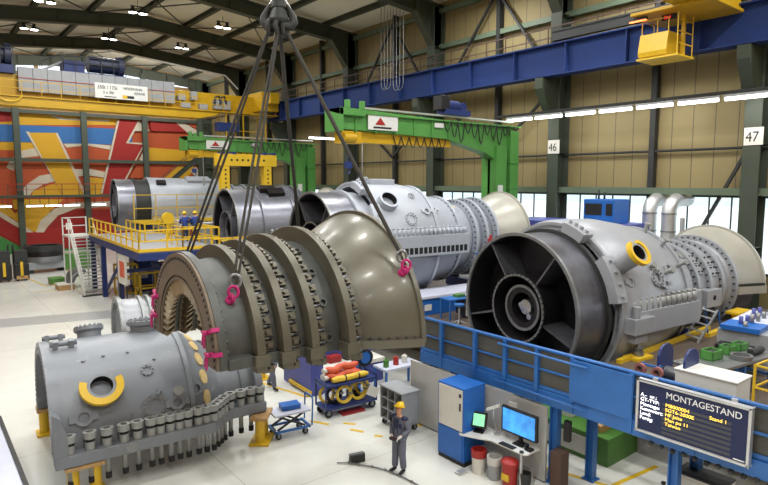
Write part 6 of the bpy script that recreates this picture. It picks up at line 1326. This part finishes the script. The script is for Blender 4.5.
t = thing('platform_stair', (8.5, 41.3, 0), 'white metal stair leading up to the yellow platform', 'stair', rz=3)
SW, SR = 1.4, 2.6
for x in (0.0, SW): b = MB(); b.bar((x, 0, 0.05), (x, SR, DZ - 0.1), 0.06, 0.26); b.build('stringer', 'white_paint', t)
tr = None
for k in range(17):
    f = (k + 0.6) / 17.4
    if tr is None: b = MB(); b.box((0.02, -0.13, 0), (SW - 0.02, 0.13, 0.05)); tr = c = b.build('tread', 'aluminium', t)
    else: c = tr.copy(); COL.objects.link(c); c.parent = t
    c.location = (0, SR * f, (DZ - 0.05) * f)
for x in (0.0, SW):
    b = MB(); b.tube([(x, 0, 0.1), (x, 0, 1.1), (x, SR, DZ + 1.1)], 0.035, 8); b.bar((x, SR * 0.5, DZ / 2), (x, SR * 0.5, DZ / 2 + 1.1), 0.05); b.bar((x, 0, 0.6), (x, SR, DZ + 0.55), 0.04); b.build('handrail', 'white_paint', t)
MB().box((-0.15, SR, DZ - 0.13), (SW - 0.1, SR + 1.6, DZ - 0.01)).build('landing', 'white_paint', t)
b = MB()
for x, y in ((-0.1, SR), (-0.1, SR + 1.5), (SW, SR + 1.5)): b.bar((x, y, 0), (x, y, DZ + 1.15), 0.07)
b.bar((-0.1, SR, DZ + 1.12), (-0.1, SR + 1.5, DZ + 1.12), 0.05); b.bar((-0.1, SR + 1.5, DZ + 1.12), (SW, SR + 1.5, DZ + 1.12), 0.05); b.bar((-0.1, SR + 1.5, DZ + 0.55), (SW, SR + 1.5, DZ + 0.55), 0.05); b.build('landing_frame', 'white_paint', t)
MB().box((0.1, SR + 1.45, DZ + 0.3), (0.5, SR + 1.48, DZ + 0.75)).build('notice', 'off_white', t)
MB().box((-0.1, -0.15, 0), (SW + 0.1, 0.2, 0.05)).build('foot_plate', 'dark_steel', t)
t = thing('front_walkway', (11.8, 27.6, 0), 'low yellow walkway in front of the dark steel turbine, behind the hanging stator', 'walkway')
MB().box((0, 0, 3.3), (5.6, 1.0, 3.42)).build('deck', 'yellow', t)
for y in (0.03, 0.97):
    for z in (3.95, 4.5): b = MB(); b.bar((0, y, z), (5.6, y, z), 0.07); b.build('rail', 'yellow', t)
    for k in range(6): b = MB(); b.bar((0.05 + 1.1 * k, y, 3.42), (0.05 + 1.1 * k, y, 4.53), 0.07); b.build('rail_post', 'yellow', t)
for x in (0.2, 5.4): b = MB(); b.bar((x, 0.5, 0), (x, 0.5, 3.3), 0.22); b.build('leg', 'blue_dark', t)
# things under and before the platform
t = thing('poster_board', (9.3, 34.3, 0), 'white poster board with a coloured picture below the yellow platform', 'poster'); MB().box((-0.1, 0, 1.6), (-0.04, 1.6, 3.3)).build('board', 'off_white', t); MB().box((-0.115, 0.3, 2.0), (-0.1, 1.2, 2.9)).build('picture', 'orange_hose', t)
for q in (0.1, 1.5): b = MB(); b.bar((-0.06, q, 0), (-0.06, q, 1.7), 0.08); b.build('leg', 'dark_steel', t)
for i, (x, y, lab) in enumerate(((10.4, 36.0, 'yellow box frame standing below the deck of the yellow railed platform, nearer one'), (10.3, 40.3, 'yellow box frame under the platform right behind the white stair'))):
    t = thing('transport_frame', (x, y, 0), lab, 'frame', group='yellow transport frames by the platform'); 
    for px in (0.05, 1.25):
        for py in (0.05, 1.0): b = MB(); b.bar((px, py, 0), (px, py, 2.0), 0.1); b.build('post', 'yellow', t)
    for z in (0.1, 1.05, 1.95):
        b = MB(); b.bar((0, 0.05, z), (1.3, 0.05, z), 0.09); b.bar((0, 1.0, z), (1.3, 1.0, z), 0.09); b.bar((0.05, 0, z), (0.05, 1.05, z), 0.09); b.bar((1.25, 0, z), (1.25, 1.05, z), 0.09); b.build('frame_ring', 'yellow', t)
t = thing('pump_unit', (11.8, 34.6, 0), 'white slatted unit with blue motor under the platform', 'machine'); MB().box((0.5, 0, 0.3), (1.9, 1.0, 2.7)).build('housing', 'white_paint', t, bevel=0.02)
for k in range(7): MB().box((0.55, -0.03, 0.6 + 0.28 * k), (1.85, 0, 0.72 + 0.28 * k)).build('slat', 'blue_violet', t)
b = MB(); b.cyl((0, 0.2, 2.0), (0.5, 0.2, 2.0), 0.3, 16); b.build('motor', 'blue_paint', t); MB().box((-0.2, -0.05, 0), (2.0, 1.05, 0.3)).build('base', 'blue_dark', t); MB().box((-0.1, 0.0, 0.3), (0.5, 0.5, 1.7)).build('bracket', 'blue_dark', t)
for i, (x, y, lab) in enumerate(((11.6, 41.0, 'large dark blue press column under the rear of the platform'), (12.1, 37.6, 'dark blue machine block under the middle of the platform'))):
    t = thing('machine_block', (x, y, 0), lab, 'machine'); MB().box((0, 0, 0), (1.1, 1.4, 2.2)).build('body', 'blue_dark', t, bevel=0.03); MB().box((-0.2, -0.2, 0), (1.3, 1.6, 0.25)).build('base', 'blue_dark', t, bevel=0.02); MB().box((0.2, -0.05, 0.9), (0.8, 0, 1.6)).build('panel', 'red_paint' if i else 'grey_plastic', t)
# walkway along the far turbine
t = thing('turbine_walkway', (13.0, 45.6, 4.0), 'yellow walkway with rail along the furthest white turbine', 'walkway', rz=-4)
MB().box((0, 0, 0.3), (7.8, 0.8, 0.5)).build('deck', 'yellow', t)
for z in (1.4, 2.4): b = MB(); b.bar((0, 0, z), (7.8, 0, z), 0.06); b.build('rail', 'yellow', t)
for k in range(6): b = MB(); b.bar((1.56 * k, 0, 0.5), (1.56 * k, 0, 2.42), 0.06); b.build('rail_post', 'yellow', t)
for x in (0.3, 7.5): b = MB(); b.bar((x, 0.4, -4.0), (x, 0.4, 0.3), 0.2); b.build('leg', 'blue_dark', t)
# stair on the painted wall side
t = thing('wall_stair', (20.0, 62.0, 4.0), 'grey steel stair with rails in front of the painted wall', 'stair')
for y in (0, 1.0): b = MB(); b.bar((0, y, 2.0), (5.2, y, 6.4), 0.08, 0.3); b.bar((0, y, 3.1), (5.2, y, 7.5), 0.06); b.build('stringer', 'column_green', t)
for k in range(14): f = (k + .5) / 14; MB().box((5.2 * f - 0.15, 0, 2.0 + 4.4 * f), (5.2 * f + 0.15, 1.0, 2.05 + 4.4 * f)).build('tread', 'column_green', t)
MB().box((5.2, -0.2, 6.3), (13, 1.2, 6.5)).build('landing', 'column_green', t); b = MB()
for k in range(6): b.bar((5.3 + 1.5 * k, -0.15, 6.5), (5.3 + 1.5 * k, -0.15, 7.6), 0.05)
b.bar((5.2, -0.15, 7.6), (13, -0.15, 7.6), 0.05); b.build('landing_rail', 'column_green', t)
for x in (5.4, 12.6): b = MB(); b.bar((x, 0.5, -4.0), (x, 0.5, 6.3), 0.2); b.build('post', 'column_green', t)
b = MB(); b.bar((0.1, 0.5, -4.0), (0.1, 0.5, 2.0), 0.2); b.build('post', 'column_green', t)

# small flanged ring behind the casing
t = thing('flange_ring', (6.15, 24.6, 1.42), 'bright flanged ring standing on the floor behind the grey half casing', 'ring', rz=-6)
b = MB(); b.lathe([(0, 1.42), (0.16, 1.42), (0.16, 1.2), (0.0, 1.2)], n=56); ring_stud_holes(b, 0.0, 1.31, 36, 0, 2 * PI, 0.035, 0.02); b.build('front_flange', 'steel', t)
b = MB(); b.lathe([(0.16, 1.3), (0.8, 1.28), (0.8, 1.18), (0.16, 1.2)], n=56); b.build('ring_body', 'turbine_grey', t)
b = MB(); b.lathe([(0.8, 1.4), (0.92, 1.4), (0.92, 1.18), (0.8, 1.18)], n=56); b.lathe([(1.1, 1.4), (1.22, 1.4), (1.22, 1.18), (1.1, 1.18)], n=56); b.lathe([(0.92, 1.27), (1.5, 1.27), (1.5, 1.17), (0.92, 1.17)], n=56); b.build('rear_flange', 'steel', t)
t = thing('pipe_fitting', (3.6, 20.7, 0), 'grey pipe fitting standing behind the left end of the grey half casing', 'pipe fitting'); b = MB(); b.lathe([(0, 0.5), (0.1, 0.5), (0.1, 0.35), (2.0, 0.35), (2.0, 0.5), (2.12, 0.5), (2.12, 0.001)], n=24, loop=False, axis='Z'); b.build('body', 'grey_plastic', t)
t = thing('pipe_fitting', (5.2, 20.9, 0), 'shiny steel fitting with red cap right behind the grey half casing', 'pipe fitting'); b = MB(); b.lathe([(0, 0.4), (0.1, 0.4), (0.1, 0.25), (1.9, 0.25), (1.9, 0.001)], n=20, loop=False, axis='Z'); b.build('body', 'bright_steel', t); b = MB(); b.cyl((0, 0, 1.9), (0, 0, 2.0), 0.28, 16); b.build('cap', 'red_paint', t)

# ---------------------------------------------------------------- far left: stackers, ring stack, crates
for i, (x, y, lab) in enumerate(((4.75, 51.0, 'black stacker truck at the left edge of the photo'), (5.85, 50.9, 'black stacker truck with yellow stripe, right of the other one'))):
    t = thing('stacker_truck', (x, y, 0), lab, 'stacker', group='stacker trucks by the painted wall')
    MB().box((0, 0, 0.12), (0.95, 0.8, 1.3)).build('body', 'black', t, bevel=0.05); MB().box((0.05, 0.1, 1.3), (0.9, 0.7, 2.3)).build('guard_panel', 'dark_steel', t, bevel=0.02); MB().box((0.38, -0.02, 0.3), (0.56, 0, 1.45)).build('stripe', 'yellow', t); MB().box((0.1, -0.02, 0.15), (0.85, 0.0, 0.4)).build('bumper', 'wood' if i else 'black', t)
    for dx in (0.05, 0.85): b = MB(); b.bar((dx, 0.75, 0.1), (dx, 0.75, 4.2 if i == 0 and dx < 0.5 else 2.7), 0.12); b.build('mast', 'black', t)
    for dx in (0.2, 0.75): b = MB(); b.cyl((dx - 0.05, 0.2, 0.1), (dx + 0.05, 0.2, 0.1), 0.1, 12); b.build('wheel', 'rubber', t)
t = thing('ring_pallet', (7.0, 54.2, 0), 'long low steel skid carrying dark rings by the painted wall', 'skid', rz=8); MB().box((0, 0, 0.3), (3.5, 2.2, 0.9)).build('skid_body', 'grey_plastic', t, bevel=0.02); b = MB(); b.box((0.2, 0.1, 0), (0.6, 2.1, 0.3)); b.box((2.9, 0.1, 0), (3.3, 2.1, 0.3)); b.build('foot', 'dark_steel', t)
for i, z in enumerate((0.9, 1.32, 1.74)):
    b = MB(); b.lathe([(0, 1.55 - 0.06 * i), (0.42, 1.5 - 0.06 * i), (0.42, 1.15), (0, 1.15)], n=40, axis='Z'); o = b.build('steel_ring', ['steel', 'black_steel', 'dark_steel'][i], None, loc=(8.5, 55.5, z)); tag(o, ['lowest of the three stacked dark rings by the painted wall', 'middle one of the three stacked dark rings by the painted wall', 'topmost of the three stacked dark rings by the painted wall'][i], 'ring', 'stacked rings by the painted wall')
for i, (x, y, w_, d_, h, m_, lab) in enumerate(((9.9, 54.5, 1.9, 1.2, 1.3, 'green_box', 'large green crate between the ring stack and the stair'), (7.6, 44.6, 1.0, 1.2, 0.35, 'wood', 'low tan pallet box on the floor left of the stair, nearer one'), (7.6, 47.3, 0.9, 1.2, 0.4, 'green_box', 'low green crate on the floor behind the tan pallet box'))):
    t = thing('crate', (x, y, 0), lab, 'crate'); MB().box((0, 0, 0.1), (w_, d_, h)).build('crate_body', m_, t, bevel=0.02); MB().box((0, 0, 0), (w_, d_, 0.1)).build('skid', 'wood', t); MB().box((-0.03, -0.03, h), (w_ + 0.03, d_ + 0.03, h + 0.06)).build('lid', 'off_white' if m_ == 'wood' else m_, t)
t = thing('pipe_bundle', (8.4, 45.2, 0), 'curved grey pipes lying on the floor left of the stair', 'pipes')
for k in range(4): b = MB(); b.tube([(0.0, 0.4 * k, 0.3), (0.3, 0.4 * k, 0.9), (1.0, 0.4 * k, 1.2)], 0.22, 12); b.build('pipe', 'steel', t)
t = thing('ground_box', (-0.2, 15.4, 0), 'white blue flat panel with dark edge at the lower left corner', 'panel')
MB().box((-2.4, -5, 0), (1.68, 2.6, 1.2)).build('body', 'lilac_top', t, bevel=0.02); MB().box((1.68, -5, 1.1), (1.76, 2.65, 1.24)).build('edge_strip', 'black', t); MB().box((-2.4, 2.6, 1.1), (1.76, 2.68, 1.24)).build('edge_strip', 'black', t)
# closing walls of the hall behind and left of the viewpoint
struct(MB().box((-14.2, -16.2, 0), (-14, YB + 0.2, 23)).build('wall_left', 'tan_panel')); struct(MB().box((-14, -16.2, 0), (XW + 0.2, -16, 23)).build('wall_front', 'tan_panel'))

# ================================================================== CAMERA AND VIEW
f_px = 590.0; pitch = math.atan(61 / 590.0); yaw = R_(38.87)
cam = bpy.data.cameras.new('Camera'); cam.sensor_fit = 'HORIZONTAL'; cam.sensor_width = 36.0; cam.lens = 36.0 * f_px / 768.0
cam.clip_start = 0.1; cam.clip_end = 600
co = bpy.data.objects.new('Camera', cam); COL.objects.link(co); co.location = (0, 0, 7.4); co.rotation_euler = (PI / 2 - pitch, 0, -yaw)
SC.camera = co
vs = SC.view_settings; vs.view_transform = 'Standard'; vs.look = 'None'; vs.gamma = 1.0; vs.use_curve_mapping = False; vs.exposure = 0.0
SC.cycles.max_bounces = 6; SC.cycles.diffuse_bounces = 4; SC.cycles.glossy_bounces = 4; SC.cycles.transparent_max_bounces = 8
SC.cycles.sample_clamp_indirect = 8.0
